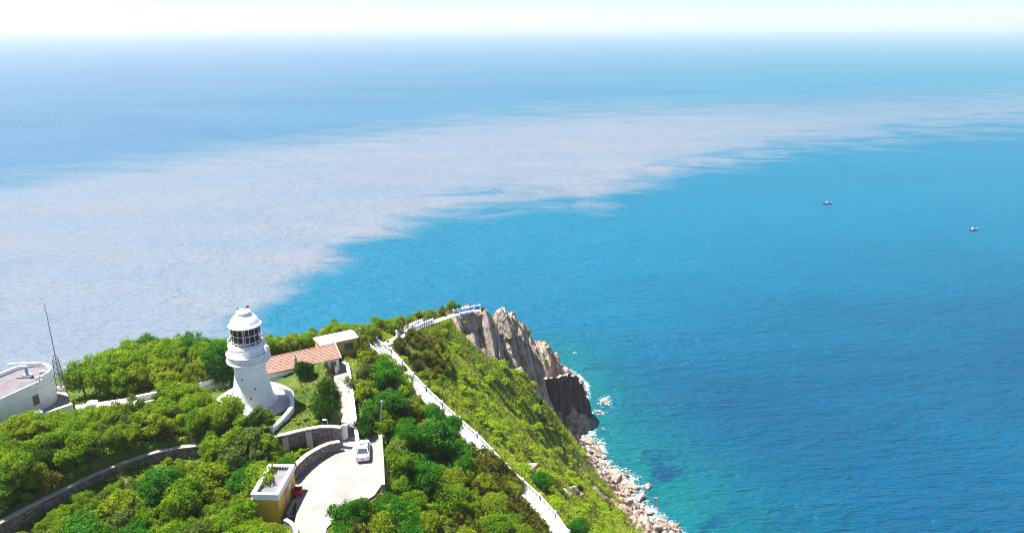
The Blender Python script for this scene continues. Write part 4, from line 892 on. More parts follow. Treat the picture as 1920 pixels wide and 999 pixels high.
def lobes_round(h, R, n, seed, low=0.3):
    g = random.Random(seed); out = [(0, 0, h * 0.6, R * 0.72, R * 0.72, h * 0.34)]
    for i in range(n):
        a = 2 * math.pi * i / n + g.uniform(-0.4, 0.4); q = g.uniform(0.4, 0.72) * R; z = h * g.uniform(low, 0.85); s = R * g.uniform(0.3, 0.5)
        out.append((q * math.cos(a), q * math.sin(a), z, s, s, s * g.uniform(0.7, 1.0)))
    out.append((g.uniform(-0.2, 0.2) * R, g.uniform(-0.2, 0.2) * R, h * 0.84, R * 0.42, R * 0.42, h * 0.17))
    return out
def lobes_tiers(h, R, n, seed):
    g = random.Random(seed); out = []
    for i in range(n):
        f = i / (n - 1); z = h * (0.28 + 0.68 * f); rr = R * (1 - 0.72 * f); k = max(1, int(5 * (1 - f)) + 1)
        for j in range(k):
            a = g.uniform(0, 6.28); q = rr * g.uniform(0.3, 0.75); s = rr * g.uniform(0.35, 0.55) + 0.15; out.append((q * math.cos(a), q * math.sin(a), z + g.uniform(-0.2, 0.2), s, s, s * 0.45 + 0.08))
    return out
def lobes_cone(h, R):
    return [(0, 0, h * f, R * w, R * w, h * 0.2) for f, w in ((0.18, 0.9), (0.34, 1.0), (0.5, 0.92), (0.66, 0.72), (0.8, 0.46), (0.91, 0.22))]
SPEC = {}
def spec(key, name, lobes, n, size, mat, seed, h, style='leaf', r=0.13, lumps=0, stem=True, up=0.25):
    SPEC.setdefault(key, []).append((name, crown_mesh(name + '_crown', lobes, n, size, LM[mat], seed, style, up, lumps), trunk_mesh(name + '_trunk', h, r, lobes, seed) if stem else None, h))
for i in range(4): spec('broad', 'broadleaf_tree', lobes_round(4.4 + 0.4 * i, 2.3 + 0.15 * i, 6 + 2 * i, 10 + i), 5200, 0.27, 'broad', 10 + i, 4.4 + 0.4 * i, lumps=3)
for i in range(3): spec('yellow', 'pale_green_tree', lobes_round(4.2 + 0.5 * i, 2.1 + 0.2 * i, 6 + 2 * i, 20 + i), 4200, 0.27, 'yellow', 20 + i, 4.2 + 0.5 * i, lumps=3)
for i in range(3): spec('dark', 'round_tree', lobes_round(6.0, 3.2, 12, 30 + i, 0.25), 9500, 0.28, 'dark', 30 + i, 6.0, lumps=3.5)
for i in range(3): spec('pine', 'pine_tree', lobes_tiers(5.0, 2.4, 6, 40 + i), 5200, 0.30, 'pine', 40 + i, 5.0, 'needle')
for i in range(2): spec('pale', 'slender_tree', lobes_round(5.6, 1.8, 8, 50 + i, 0.35), 2100, 0.27, 'pale', 50 + i, 5.6, r=0.09, lumps=4)
for i in range(2): spec('juniper', 'juniper_tree', lobes_round(4.6, 2.1, 9, 60 + i, 0.25), 6500, 0.22, 'juniper', 60 + i, 4.6, 'needle', lumps=6)
spec('cypress', 'cypress_tree', lobes_cone(5.4, 1.75), 7500, 0.22, 'juniper', 70, 5.4, 'needle', lumps=5)
spec('ball', 'round_bush', [(0, 0, 1.1, 1.15, 1.15, 1.1)], 3800, 0.2, 'juniper', 71, 2.2, 'needle', lumps=6, r=0.1)
for i in range(5): spec('shrub', 'shrub', lobes_round(1.15 + 0.1 * i, 1.05, 6, 80 + i, 0.2), 1100, 0.21, 'slope', 80 + i, 1.2, lumps=5, r=0.04)
for i in range(2): spec('dullshrub', 'shrub', lobes_round(1.1, 1.0, 6, 90 + i, 0.2), 1000, 0.20, 'yellow', 90 + i, 1.1, lumps=4, r=0.04)
for i in range(2): spec('olive', 'shrub', lobes_tiers(1.5, 1.2, 4, 95 + i), 1500, 0.2, 'pine', 95 + i, 1.5, 'needle', r=0.05)
rv = random.Random(3); USED = []
def plant(key, x, y, sc, label, group=None, name=None, var=None, sz=None, cat=None):
    nm, cm, tm, h = SPEC[key][var if var is not None else rv.randrange(len(SPEC[key]))]
    z = float(zg(x, y)); r = empty(name or nm, (x, y, z - 0.05), rv.uniform(0, 6.28)); s = sc; r.scale = (s * rv.uniform(0.92, 1.08), s * rv.uniform(0.92, 1.08), (sz or s) * rv.uniform(0.94, 1.06))
    bushy = (name or nm) in ('shrub', 'round_bush')
    tag(r, label, cat or ('shrub' if bushy else 'tree'), group)
    link('foliage' if bushy else 'crown', cm, None, r)
    if tm is not None: link('stem' if bushy else 'trunk', tm, None, r)
    return r
def plant_px(key, u, v, sc, label, frac=0.55, **k):
    h = SPEC[key][0][3] * (k.get('sz') or sc); p = hit(u, v, h * frac); return plant(key, p.x, p.y, sc, label, **k)
# --- trees that can be told apart
plant_px('cypress', 612, 742, 1.0, 'tall dense dark green cypress on the lawn beside the walkway', var=0)
plant_px('ball', 568, 692, 1.05, 'round dark green bush in front of the red tiled roof', name='round_bush')
plant_px('ball', 686, 801, 1.15, 'round dark green bush at the corner of the car park behind the car', name='round_bush')
plant_px('juniper', 404, 700, 0.85, 'dark bushy juniper just left of the lighthouse')
plant_px('juniper', 478, 790, 0.62, 'dark juniper at the front foot of the lighthouse'); plant_px('juniper', 425, 782, 0.6, 'dark juniper front left of the lighthouse platform')
for u, v, s, l in ((812,832,1.08,'largest deep green round tree above the woods beside the white path'), (764,820,0.8,'deep green round tree left of the largest one by the white path'), (858,872,0.8,'deep green round tree touching the white path bend'), (790,895,0.85,'deep green round tree in front of the largest one'), (845,800,0.6,'small deep green tree behind the largest one, beside the path')):
    plant_px('dark', u, v, s, l)
plant_px('dark', 1016, 905, 0.62, 'round bright green tree standing alone on the seaward side of the white path')
plant_px('dark', 1085, 990, 0.55, 'round green tree at the lower end of the white path, seaward side')
plant_px('broad', 440, 776, 0.46, 'low leafy tree hiding the left foot of the lighthouse'); plant_px('broad', 500, 778, 0.42, 'low leafy tree hiding the right foot of the lighthouse')
plant_px('pale', 655, 712, 0.5, 'small sprig-like sapling growing over the walkway', frac=0.7)
plant_px('pale', 648, 606, 0.85, 'feathery pale tree on the skyline left of the ridge'); plant_px('pale', 548, 632, 0.95, 'feathery pale tree on the skyline right of the lantern')
plant_px('broad', 515, 640, 0.8, 'leafy tree right behind the lighthouse lantern'); plant_px('broad', 590, 632, 0.85, 'leafy tree behind the red roof, left of the yellow house'); plant_px('yellow', 620, 628, 0.65, 'yellow-green tree peeping over the yellow house roof')
plant_px('pale', 470, 830, 0.9, 'slender pale tree in front of the lighthouse, over the stone wall'); plant_px('pale', 440, 870, 0.95, 'slender pale tree below the curved stone wall centre')
plant('broad', -29.9, 75.4, 0.95, 'leafy tree hanging over the roof of the yellow hut'); plant('broad', -30.0, 70.7, 0.72, 'leafy tree beside the front left corner of the yellow hut')
plant_px('dark', 858, 578, 0.38, 'flat dark green bush behind the lookout fence', name='shrub'); plant_px('dark', 905, 580, 0.22, 'small green bush at the end of the lookout fence', name='shrub')
plant_px('olive', 792, 589, 1.5, 'brownish bush on the skyline of the ridge', name='shrub')
plant_px('juniper', 1012, 752, 0.45, 'single slim dark juniper beside the dark rock wall')
# --- thickets
def px_poly(px, z): return [tuple(hit(u, v, z)[:2]) for u, v in px]
PAVED = [PARK, WALK]
def _clear_grid():
    D = np.full(XX.shape, 1e9)
    for poly in PAVED:
        d = poly_dist(XX, YY, poly + poly[:1])[0]; D = np.minimum(D, np.where(in_poly(XX, YY, poly), 0, d) / 0.75)
    for pts, hw in ((PATH, 1.3), (TOPP, 1.0)): D = np.minimum(D, (poly_dist(XX, YY, [(p.x, p.y) for p in pts])[0] - hw) / 0.45)
    D = np.minimum(D, (np.hypot(XX - LX, YY - LY) - 5.3) / 0.5)
    D = np.minimum(D, (poly_dist(XX, YY, MAIN_WALL)[0] - 0.3) / 0.36)
    D = np.minimum(D, (poly_dist(XX, YY, [(p.x, p.y) for p in SWP])[0] - 0.3) / 0.7)
    lx = np.abs(XX + 27.5) - 1.6; ly = np.abs(YY - 74.25) - 3.0; D = np.minimum(D, np.maximum(lx, ly) / 0.8)
    ex = XX - E_.x; ey = YY - E_.y; s_ = ex * ax.x + ey * ax.y; w_ = np.abs(ex * sd.x + ey * sd.y)
    D = np.minimum(D, np.where(s_ > 0, w_ - 3.2, np.hypot(ex, ey) - 3.2) / 0.7)
    for A, B, W_ in ((hA, hB, 5.6), (yA, yB, 3.8)):
        d = (B - A); L_ = d.length; d = d / L_; s_ = (XX - A.x) * d.x + (YY - A.y) * d.y; n_ = -(XX - A.x) * d.y + (YY - A.y) * d.x
        D = np.minimum(D, np.maximum(np.maximum(-s_, s_ - L_), np.maximum(-n_, n_ - W_)) / 0.8)
    return D
clear_at = glook(_clear_grid())
def free(x, y, r): return clear_at(x, y) >= r
def inp(x, y, pts):
    c_ = False; n = len(pts)
    for i in range(n):
        ax_, ay = pts[i]; bx_, by = pts[(i + 1) % n]
        if (ay > y) != (by > y) and x < (bx_ - ax_) * (y - ay) / (by - ay) + ax_: c_ = not c_
    return c_
ORD = ['first', 'second', 'third', 'fourth', 'fifth', 'sixth', 'seventh', 'eighth', 'ninth', 'tenth', 'eleventh', 'twelfth', 'thirteenth', 'fourteenth', 'fifteenth', 'sixteenth', 'seventeenth', 'eighteenth', 'nineteenth', 'twentieth']
def relabel(items, where, nrow=None):
    """single out look-alikes by their row (front to back) and their place from the left in it"""
    if not items: return
    n = len(items); rows = nrow or max(1, round(math.sqrt(n) / 1.7)); P = sorted(items, key=lambda q: -proj(*q[0].location)[1]); per = math.ceil(n / rows)
    rown = ['front', 'second', 'third', 'fourth', 'fifth', 'sixth', 'seventh', 'eighth', 'ninth', 'tenth', 'eleventh', 'twelfth']
    for i in range(0, n, per):
        row = sorted(P[i:i + per], key=lambda q: proj(*q[0].location)[0])
        for k, (o, what) in enumerate(row):
            o['label'] = f"{what} {where}, {ORD[k] if k < 20 else str(k + 1) + 'th'} from left in {rown[min(i // per, 11)]} row" if rows > 1 else f"{what} {where}, {ORD[k] if k < 20 else str(k + 1) + 'th'} from the left"
PLACED = []
def thicket(px, keys, scale, gap, label, group, maxn=60, h=2.0, seed=1, rad=2.3, where='', wpoly=None, low=False):
    poly = wpoly or px_poly(px, h); xs = [p[0] for p in poly]; ys = [p[1] for p in poly]; g = random.Random(seed); n = 0; items = []
    for _ in range(5000):
        if n >= maxn: break
        x = g.uniform(min(xs), max(xs)); y = g.uniform(min(ys), max(ys))
        if not inp(x, y, poly): continue
        s = g.uniform(*scale); r = rad * s
        if low and x < -36:
            dw = float(poly_dist(np.array([x]), np.array([y]), MAIN_WALL)[0][0])
            if low == 'front' and dw < 6.5: s = min(s, 0.42); r = rad * s
            if dw < (2.4 if low == 'front' else 0.3 + 0.6 * r): continue
        if not free(x, y, r): continue
        if any(math.hypot(x - a, y - b) < gap * (r + q) for a, b, q in PLACED): continue
        PLACED.append((x, y, r)); key = g.choices([k for k, _ in keys], [w for _, w in keys])[0]; n += 1
        what = {'broad': 'leafy green tree', 'yellow': 'yellow-green tree', 'pine': 'olive pine', 'pale': 'slender pale tree', 'dark': 'deep green tree', 'juniper': 'dark juniper'}[key]
        items.append((plant(key, x, y, s, what, group), what))
    relabel(items, where); return n
CNT = {}; PLACED.append((-26.6, 69.4, 2.6))
CNT['below'] = thicket([(-60,1010),(60,965),(240,893),(330,868),(430,850),(525,850),(545,868),(490,900),(470,960),(520,985),(560,1000),(545,1090),(-80,1110)], [('broad',6),('yellow',3),('pale',2),('dark',1)], (0.5,1.1), 0.56, '', 'trees below the curved stone wall', 110, 2.0, 1, where='below the curved stone wall', low='front')
CNT['terrace'] = thicket([(-40,830),(60,800),(150,785),(260,762),(350,742),(405,752),(430,775),(505,790),(512,806),(430,830),(330,842),(235,868),(120,920),(60,948),(-60,1008)], [('broad',6),('yellow',3),('pale',1),('juniper',1)], (0.42,0.9), 0.55, '', 'trees on the terrace left of the lighthouse', 115, 1.4, 2, where='between white and stone walls', low='back')
CNT['far'] = thicket(None, [('broad',5),('yellow',2),('dark',1)], (0.8,1.1), 0.5, '', 'trees behind the white walls', 45, 2.4, 3, where='behind the white walls', wpoly=[(-62,95),(-50,95.5),(-41,98.5),(-40,106),(-42,116),(-64,114)])
CNT['behind'] = thicket(None, [('broad',4),('yellow',3),('pale',1)], (0.6,0.85), 0.52, '', 'trees behind the houses', 40, 2.0, 4, where='behind the two houses', wpoly=[(-44,107),(-37,108),(-33,115),(-26,117),(-24,122),(-30,132),(-46,122)])
CNT['mid'] = thicket([(664,655),(715,668),(760,735),(840,806),(875,850),(905,900),(985,985),(1000,1060),(620,1060),(640,985),(705,955),(730,905),(728,820),(700,800),(680,770)], [('broad',5),('yellow',4),('pine',1),('pale',1),('dark',1)], (0.45,1.0), 0.56, '', 'trees between car park and white path', 110, 2.0, 5, where='between car park and white path')
CNT['pines'] = thicket([(790,930),(880,890),(930,870),(1010,985),(1030,1060),(780,1060)], [('pine',5),('yellow',1)], (0.6,0.95), 0.5, '', 'pines by the lower white path', 30, 2.4, 6, where='beside the lower white path')
CNT['frontpk'] = thicket([(612,985),(690,955),(735,935),(790,980),(790,1080),(600,1080)], [('dark',3),('broad',3)], (0.5,0.75), 0.42, '', 'trees at the front end of the car park', 14, 1.8, 16, where='at the car park front')
for k_, (u, v, sc) in enumerate(((906,846,0.5),(924,862,0.62),(938,884,0.5),(957,893,0.6),(915,884,0.6),(972,906,0.45))):
    plant_px('pine', u, v, sc, f'olive pine hiding the middle of the white path, {ORD[k_]} from the upper end', group='pines hiding the white path')
for u, v, sc, l in ((398,846,0.8,'leafy tree hiding the middle of the curved wall'), (446,838,0.9,'leafy tree in front of the curved wall below the lighthouse'), (500,842,0.85,'leafy tree at the right end of the hidden stretch of curved wall')):
    plant_px('broad', u, v, sc, l)
CNT['ridge'] = thicket(None, [('broad',3),('pine',2),('yellow',2)], (0.42,0.68), 0.5, '', 'trees along the ridge crest', 70, 1.0, 8, where='along the ridge crest', wpoly=[(-29,124),(-24,140),(-20,158),(-14,178),(-13,188),(-19,192),(-26,180),(-33,160),(-36,140),(-36,128)])
CNT['ridge2'] = thicket(None, [('pine',3),('juniper',1),('yellow',2)], (0.34,0.6), 0.55, '', 'trees where the white paths meet', 30, 1.2, 9, where='where the two white paths meet', wpoly=[(-24,124),(-19,122),(-13,130),(-12,142),(-17,152),(-20,145)])
# --- shrubs on the open flank
SLOPE = [(760,640),(800,606),(838,600),(880,640),(960,690),(1010,725),(1050,790),(1090,845),(1150,905),(1200,975),(1230,1060),(1100,1060),(1060,985),(1000,900),(935,845),(880,800),(800,725),(752,672)]
def shrubs(px, keys, n, scale, gap, label, group, seed, h=0.4):
    poly = px_poly(px, h); xs = [p[0] for p in poly]; ys = [p[1] for p in poly]; g = random.Random(seed); c_ = 0; cells = {}; items = []
    for _ in range(20000):
        if c_ >= n: break
        x = g.uniform(min(xs), max(xs)); y = g.uniform(min(ys), max(ys))
        if not inp(x, y, poly): continue
        dn = float(fbm(np.array([x / 7.0]), np.array([y / 11.0]), 123)[0])
        if dn < g.uniform(-0.45, 0.1): continue
        if rk_at(x, y) > 0.35: continue
        s = g.uniform(*scale); r = s * 1.05; kx, ky = int(x // 3), int(y // 3)
        if any(math.hypot(x - a, y - b) < gap * (r + q) for dx in (-1, 0, 1) for dy in (-1, 0, 1) for a, b, q in cells.get((kx + dx, ky + dy), ())): continue
        if clear_at(x, y) < r: continue
        cells.setdefault((kx, ky), []).append((x, y, r)); key = g.choices([k for k, _ in keys], [w for _, w in keys])[0]; c_ += 1
        what = {'shrub': 'bright green shrub', 'dullshrub': 'yellow-green shrub', 'olive': 'olive brown shrub'}[key]; items.append((plant(key, x, y, s, what, group, name='shrub', sz=s * 0.68), what))
    relabel(items, label); return c_
CNT['slope'] = shrubs(SLOPE, [('shrub', 7), ('dullshrub', 2), ('olive', 1)], 215, (0.7, 1.8), 0.55, 'on the open flank', 'shrubs on the open flank', 11)
CNT['lawn'] = shrubs([(530,770),(560,742),(600,775),(640,785),(600,795),(520,812)], [('shrub', 2), ('dullshrub', 2)], 10, (0.3, 0.55), 0.9, 'on the lawn below the platform wall', 'low plants on the lawn', 12)
CNT['walls'] = shrubs([(520,840),(600,812),(610,822),(575,838),(545,862),(525,862)], [('shrub', 1), ('dullshrub', 3)], 16, (0.4, 0.75), 0.6, 'between the two stone walls', 'low plants between the stone walls', 13)
wl_ = resample([Vector((*p, 0)) for p in MAIN_WALL], 1.6); it_ = []
for k_, p in enumerate(wl_[8:-4]):
    q = p + Vector((rv.uniform(-0.6, 0.6), -rv.uniform(1.0, 2.0), 0))
    if rv.random() < 0.72: it_.append((plant(rv.choice(['shrub', 'shrub', 'dullshrub']), q.x, q.y, rv.uniform(0.4, 0.75), '', 'shrubs at the foot of the curved wall', name='shrub'), 'low green shrub'))
relabel(it_, 'at the foot of the curved wall', 1); it_ = []
for p in resample([Vector((*q, 0)) for q in MAIN_WALL], 1.15)[14:-5]:
    q = p + Vector((rv.uniform(-0.5, 0.5), rv.uniform(1.0, 3.0), 0))
    if rv.random() < 0.85: it_.append((plant(rv.choice(['shrub', 'dullshrub', 'shrub', 'olive']), q.x, q.y, rv.uniform(0.55, 1.1), '', 'shrubs along the back of the curved wall', name='shrub'), 'low green shrub'))
relabel(it_, 'behind the curved wall', 2); it_ = []
for p in offset_line(PP, -1.9)[6::3]:
    if rv.random() < 0.72: it_.append((plant(rv.choice(['shrub', 'dullshrub', 'shrub', 'olive']), p.x + rv.uniform(-0.4, 0.4), p.y + rv.uniform(-0.4, 0.4), rv.uniform(0.75, 1.35), '', 'shrubs leaning over the landward railing', name='shrub'), 'leafy shrub'))
relabel(it_, 'leaning over the landward railing', 3)
print('COUNTS', CNT)
# --- uncountable cover
def scatter(poly_list, dens, seed):
    g = np.random.default_rng(seed); X = []; Y = []
    for px, h, k in poly_list:
        poly = px if k == 'w' else px_poly(px, h); p = np.array(poly); lo = p.min(0); hi = p.max(0); n = int((hi - lo).prod() * dens)
        x = g.uniform(lo[0], hi[0], n); y = g.uniform(lo[1], hi[1], n); m = in_poly(x, y, poly); X.append(x[m]); Y.append(y[m])
    return np.concatenate(X), np.concatenate(Y), g
def clear(x, y, hut=True):
    m = np.ones(len(x), bool)
    for poly in PAVED + [[p.xy[:] for p in (WL[0], WL[1], WL[2], WL[3], WR[3], WR[2], WR[1], WR[0])]]: m &= ~in_poly(x, y, poly) & (poly_dist(x, y, poly + poly[:1])[0] > 0.3)
    for pts, hw in ((PATH, 1.45), (TOPP, 1.15)): m &= poly_dist(x, y, [(p.x, p.y) for p in pts])[0] > hw
    m &= np.hypot(x - LX, y - LY) > 5.6
    m &= poly_dist(x, y, MAIN_WALL)[0] > 0.5
    m &= ~((np.abs(x + 27.5) < 1.7) & (np.abs(y - 74.25) < 3.2))
    for A, B, D in ((hA, hB, 5.6), (yA, yB, 3.8)):
        d = (B - A); L_ = d.length; d = d / L_; s_ = (x - A.x) * d.x + (y - A.y) * d.y; n_ = -(x - A.x) * d.y + (y - A.y) * d.x; m &= ~((s_ > -0.3) & (s_ < L_ + 0.3) & (n_ > -0.2) & (n_ < D))
    return m
LAND = [(-95,60),(14,58),(40,90),(62,150),(50,205),(30,235),(0,215),(-22,205),(-50,170),(-70,130),(-95,115)]
x, y, g = scatter([(LAND, 0, 'w'), ([(0,100),(30,95),(62,150),(52,205),(30,232),(5,195),(-20,180),(-25,150),(-18,128)], 0, 'w')], 11, 5)
rk = rk_at(x, y); nv = fbm(x / 6, y / 6, 200); m = clear(x, y) & (rk < g.uniform(0.15, 0.6, len(x))) & (zg(x, y) > 3) & (nv > g.uniform(-0.6, 0.15, len(x)))
x = x[m]; y = y[m]; nv = nv[m]; z = zg(x, y) + np.abs(g.normal(0, np.where(x > -20, 0.32, 0.22), len(x))) + 0.04
lw = (x > -37) & (x < -22) & (y > 84) & (y < 107)
V, Q, T = leaf_quads(np.stack([x, y, np.where(lw, zg(x, y) + 0.06, z)], -1), g.normal(0, 0.55, (len(x), 3)) + [0, 0, 0.8], np.where(lw, 0.12, 0.27), g, 0.7, np.clip(0.5 + nv * 0.6 + g.normal(0, 0.2, len(x)), 0, 1))
me = np_mesh('undergrowth', V, Q, {'tint': T}); me.materials.append(LM['slope']); o = link('undergrowth', me); o['kind'] = 'stuff'; o['label'] = 'low leafy undergrowth covering the headland'
x, y, g = scatter([([(-2,100),(30,95),(62,150),(52,205),(30,232),(5,205),(-20,188),(-32,150),(-26,125)], 0, 'w'), (px_poly([(545,735),(640,730),(640,795),(600,795),(510,812),(530,780)], 0), 0, 'w'), (px_poly([(520,860),(520,825),(640,805),(637,824),(600,832)], 0), 0, 'w'), (px_poly([(560,710),(625,700),(640,730),(560,740)], 0), 0, 'w'), (px_poly([(716,810),(740,830),(760,930),(718,930)], 0), 0, 'w')], 13, 6)
rk = rk_at(x, y); nv = fbm(x / 5, y / 5, 300); m = clear(x, y) & (rk < g.uniform(0.2, 0.8, len(x))) & (zg(x, y) > 2.0); x = x[m]; y = y[m]; nv = nv[m]; n = len(x)
lawn = (x < -22); a = g.uniform(0, 6.28, n); L = g.uniform(0.35, 0.75, n) * np.where(lawn, 0.38, 1.0); w = g.uniform(0.05, 0.12, n); le = g.normal(0, 0.25, (n, 2)); z = zg(x, y) - 0.03
dx, dy = np.cos(a) * w, np.sin(a) * w
V = np.stack([np.stack([x - dx, y - dy, z], -1), np.stack([x + dx, y + dy, z], -1), np.stack([x + dx * 0.3 + le[:, 0] * L, y + dy * 0.3 + le[:, 1] * L, z + L], -1), np.stack([x - dx * 0.6 + le[:, 0] * L, y - dy * 0.6 + le[:, 1] * L, z + L * 0.9], -1)], 1).reshape(-1, 3)
me = np_mesh('grass', V, np.arange(4 * n).reshape(n, 4), {'tint': np.repeat(np.clip(0.5 + nv * 0.9 + g.normal(0, 0.18, n) - 0.1 * lawn, 0, 1), 4)}); me.materials.append(LM['grass']); o = link('grass', me); o['kind'] = 'stuff'; o['label'] = 'dry and green grass on the lawn and the sea slope'
# ------------------------------------------------------------------ rocks
t = NT('shore_rock'); c = t.coord('World', (1, 1, 0.6), (0.3, 0.2, 0.5)); r1 = t.noise(c, 0.8, 7, 0.68); r2 = t.noise(c, 3.5, 5, 0.6); oi = t.n('ShaderNodeObjectInfo').outputs['Random']
cc = t.ramp(r1, [(0.28, (0.12, 0.085, 0.065)), (0.45, (0.30, 0.24, 0.20)), (0.62, (0.45, 0.385, 0.34)), (0.8, (0.54, 0.48, 0.44))]); cc = t.mix(t.math('MULTIPLY', oi, 0.35), cc, (0.25, 0.165, 0.11))
geo = t.n('ShaderNodeNewGeometry'); sp = t.n('ShaderNodeSeparateXYZ'); t.l(geo.outputs['Position'], sp.inputs[0])
wet = t.math('SUBTRACT', 1.0, t.smooth(t.math('ADD', sp.outputs['Z'], r1), 0.5, 1.5)); cc = t.mix(t.math('MULTIPLY', wet, 0.6), cc, (0.07, 0.05, 0.03))
M['rock'] = t.fin(cc, 0.85, t.bump(t.math('ADD', r2, t.math('MULTIPLY', r1, 2.0)), 0.8, 0.35), 0.2)
t = NT('shaded_rock'); c = t.coord('Object', (1, 1, 0.12)); r1 = t.noise(c, 1.6, 6, 0.65); cc = t.ramp(r1, [(0.3, (0.03, 0.02, 0.018)), (0.55, (0.07, 0.045, 0.038)), (0.75, (0.12, 0.08, 0.065))])
M['shadedrock'] = t.fin(cc, 0.8, t.bump(r1, 1.0, 0.6), 0.25)  # shade on the upright face is put into this near-black colour
def rock_mesh(name, seed, flat=0.75):
    """angular boulder: convex hull of a few scattered points, edges chipped"""
    g = np.random.default_rng(seed); n = int(g.integers(10, 18)); p = g.normal(size=(n, 3)); p /= np.linalg.norm(p, axis=1, keepdims=True); p *= g.uniform(0.7, 1.1, (n, 1)); sx = g.uniform(0.75, 1.4); p *= [sx, 1 / sx, flat]
    bm = bmesh.new()
    for q in p: bm.verts.new(q)
    bmesh.ops.convex_hull(bm, input=bm.verts); bmesh.ops.delete(bm, geom=[v for v in bm.verts if not v.link_faces], context='VERTS')
    bmesh.ops.bevel(bm, geom=list(bm.edges), offset=0.05, segments=1, affect='EDGES'); bmesh.ops.triangulate(bm, faces=[f for f in bm.faces if len(f.verts) > 4])
    for v in bm.verts: v.co += Vector(g.normal(0, 0.025, 3))
    me = bpy.data.meshes.new(name); bm.to_mesh(me); bm.free(); me.materials.append(M['rock']); return me
RM = [rock_mesh('boulder', 300 + i, random.Random(i).uniform(0.55, 0.95)) for i in range(14)]
rr = random.Random(8)
def boulder(p, s, label, group=None, sink=0.25, var=None, sz=None, tilt=0.4):
    o = link('boulder', RM[var if var is not None else rr.randrange(len(RM))], None); o.location = (p.x, p.y, p.z - s * sink * 0.5 + (0.25 * s)); o.scale = (s, s * rr.uniform(0.8, 1.15), (sz or s) * rr.uniform(0.85, 1.1))
    o.rotation_euler = (rr.uniform(-tilt, tilt), rr.uniform(-tilt, tilt), rr.uniform(0, 6.28)); tag(o, label, 'boulder', group); return o
def sea_or_land(u, v):
    p = hit(u, v, 0.0); return Vector((p.x, p.y, max(p.z, -0.2)))
for u, v, s, l in ((1212,912,2.3,'tilted angular boulder standing farthest out in the water'), (1183,912,2.9,'largest pale block at the shore beside the outermost boulder'), (1168,903,2.2,'pale block between the slope and the largest shore block'), (1150,893,1.9,'long flat pale slab on the shore above the largest block'),
                   (1205,975,2.4,'big pale block on the shore near the picture bottom'), (1192,952,1.9,'brown wedge-shaped boulder at the waterline below the largest block'), (1232,990,2.0,'pale block at the waterline at the very bottom'), (1093,792,2.2,'long pale rock spit in front of the dark rock wall'), (1068,784,2.3,'pale smooth boulder at the foot of the dark rock wall'), (1104,829,2.3,'rounded pale slab at the waterline below the rock spit'), (1083,806,1.8,'brown rock ledge behind the rounded slab'),
                   (1230,935,1.1,'small round brown rock in the water right of the wedge boulder'), (1232,953,1.0,'flat brown rock awash below the small round rock'), (1174,886,1.0,'small dark rock in the water above the outermost boulder'), (1145,882,1.1,'brown round boulder in the surf along the slope'), (1132,805,0.9,'small tan rock awash right of the rock spit')):
    boulder(sea_or_land(u, v), s, l, sink=0.35)
# rocks breaking the sea off the dark wall
ISL = [(1136,754,2.4,'brown rock islet ringed by white surf off the dark rock wall'), (1122,772,1.6,'lower rock islet awash in surf just below the larger one'), (1078,661,0.9,'far small rock awash beyond the cliff'), (1066,702,3.0,'rounded rock with surf at the far foot of the cliff')]
for u, v, s, l in ISL: boulder(at(u, v, 0.0), s, l, sink=0.45, sz=s * 0.8, tilt=0.15)
for u, v, s, l in ((988,874,2.2,'tan weathered rock face beside the round tree by the white path'), (1072,915,1.9,'pair-like pale boulder left of others on the flank'), (1082,919,1.7,'pale pointed boulder on the middle of the flank'), (1063,922,1.3,'small pale boulder below the pointed one on the flank'), (1035,852,0.9,'small white boulder high on the flank'), (1046,862,1.0,'grey boulder beside the small white one on the flank'), (1135,950,0.9,'dark rock low on the flank near the shore')):
    boulder(hit(u, v, s * 0.4), s, l, sink=0.4)
items = []; n = 0
for _ in range(900):
    k = rr.random(); line = [(1262,1000),(1236,972),(1205,950),(1188,925),(1170,898),(1140,885),(1122,860),(1112,835),(1088,818),(1098,795),(1085,780)]
    i = min(int(k * 10), 9); f = k * 10 - i; u = line[i][0] + (line[i + 1][0] - line[i][0]) * f; v = line[i][1] + (line[i + 1][1] - line[i][1]) * f
    u += rr.gauss(-7, 12); v += rr.gauss(-1, 7); p = sea_or_land(u, v)
    if p.z > 7.5: continue
    items.append((boulder(p, rr.uniform(0.35, 0.9) if rr.random() < 0.55 else (rr.uniform(0.9, 1.7) if rr.random() < 0.75 else rr.uniform(1.7, 2.5)), 'pale rock', 'rocks along the shoreline', sink=0.3), 'pale rock')); n += 1
    if n >= 170: break
relabel(items, 'in the shoreline jumble', 12); items = []; n = 0
# long tilted slabs that make up the cliff face: broad sides to the west, breaks to the east
def slab_mesh(seed):
    g = np.random.default_rng(seed); bm = bmesh.new()
    for sx in (-1, 1):
        for sy in (-1, 1):
            for zf in (-1, -0.3, 0.35, 1):
                q = g.uniform(0.72, 1.08, 2) * (1.0 if abs(zf) < 0.9 else 0.78); bm.verts.new((sx * q[0] * 0.5, sy * q[1] * 0.5, zf * 0.5 * g.uniform(0.85, 1.1)))
    bmesh.ops.convex_hull(bm, input=bm.verts); bmesh.ops.delete(bm, geom=[v for v in bm.verts if not v.link_faces], context='VERTS'); bmesh.ops.triangulate(bm, faces=bm.faces)
    bmesh.ops.subdivide_edges(bm, edges=bm.edges, cuts=1)
    for v in bm.verts: v.co += Vector(g.normal(0, 0.035, 3))
    me = bpy.data.meshes.new('rock_slab'); bm.to_mesh(me); bm.free(); me.materials.append(M['rock']); return me
SM = [slab_mesh(700 + i) for i in range(8)]
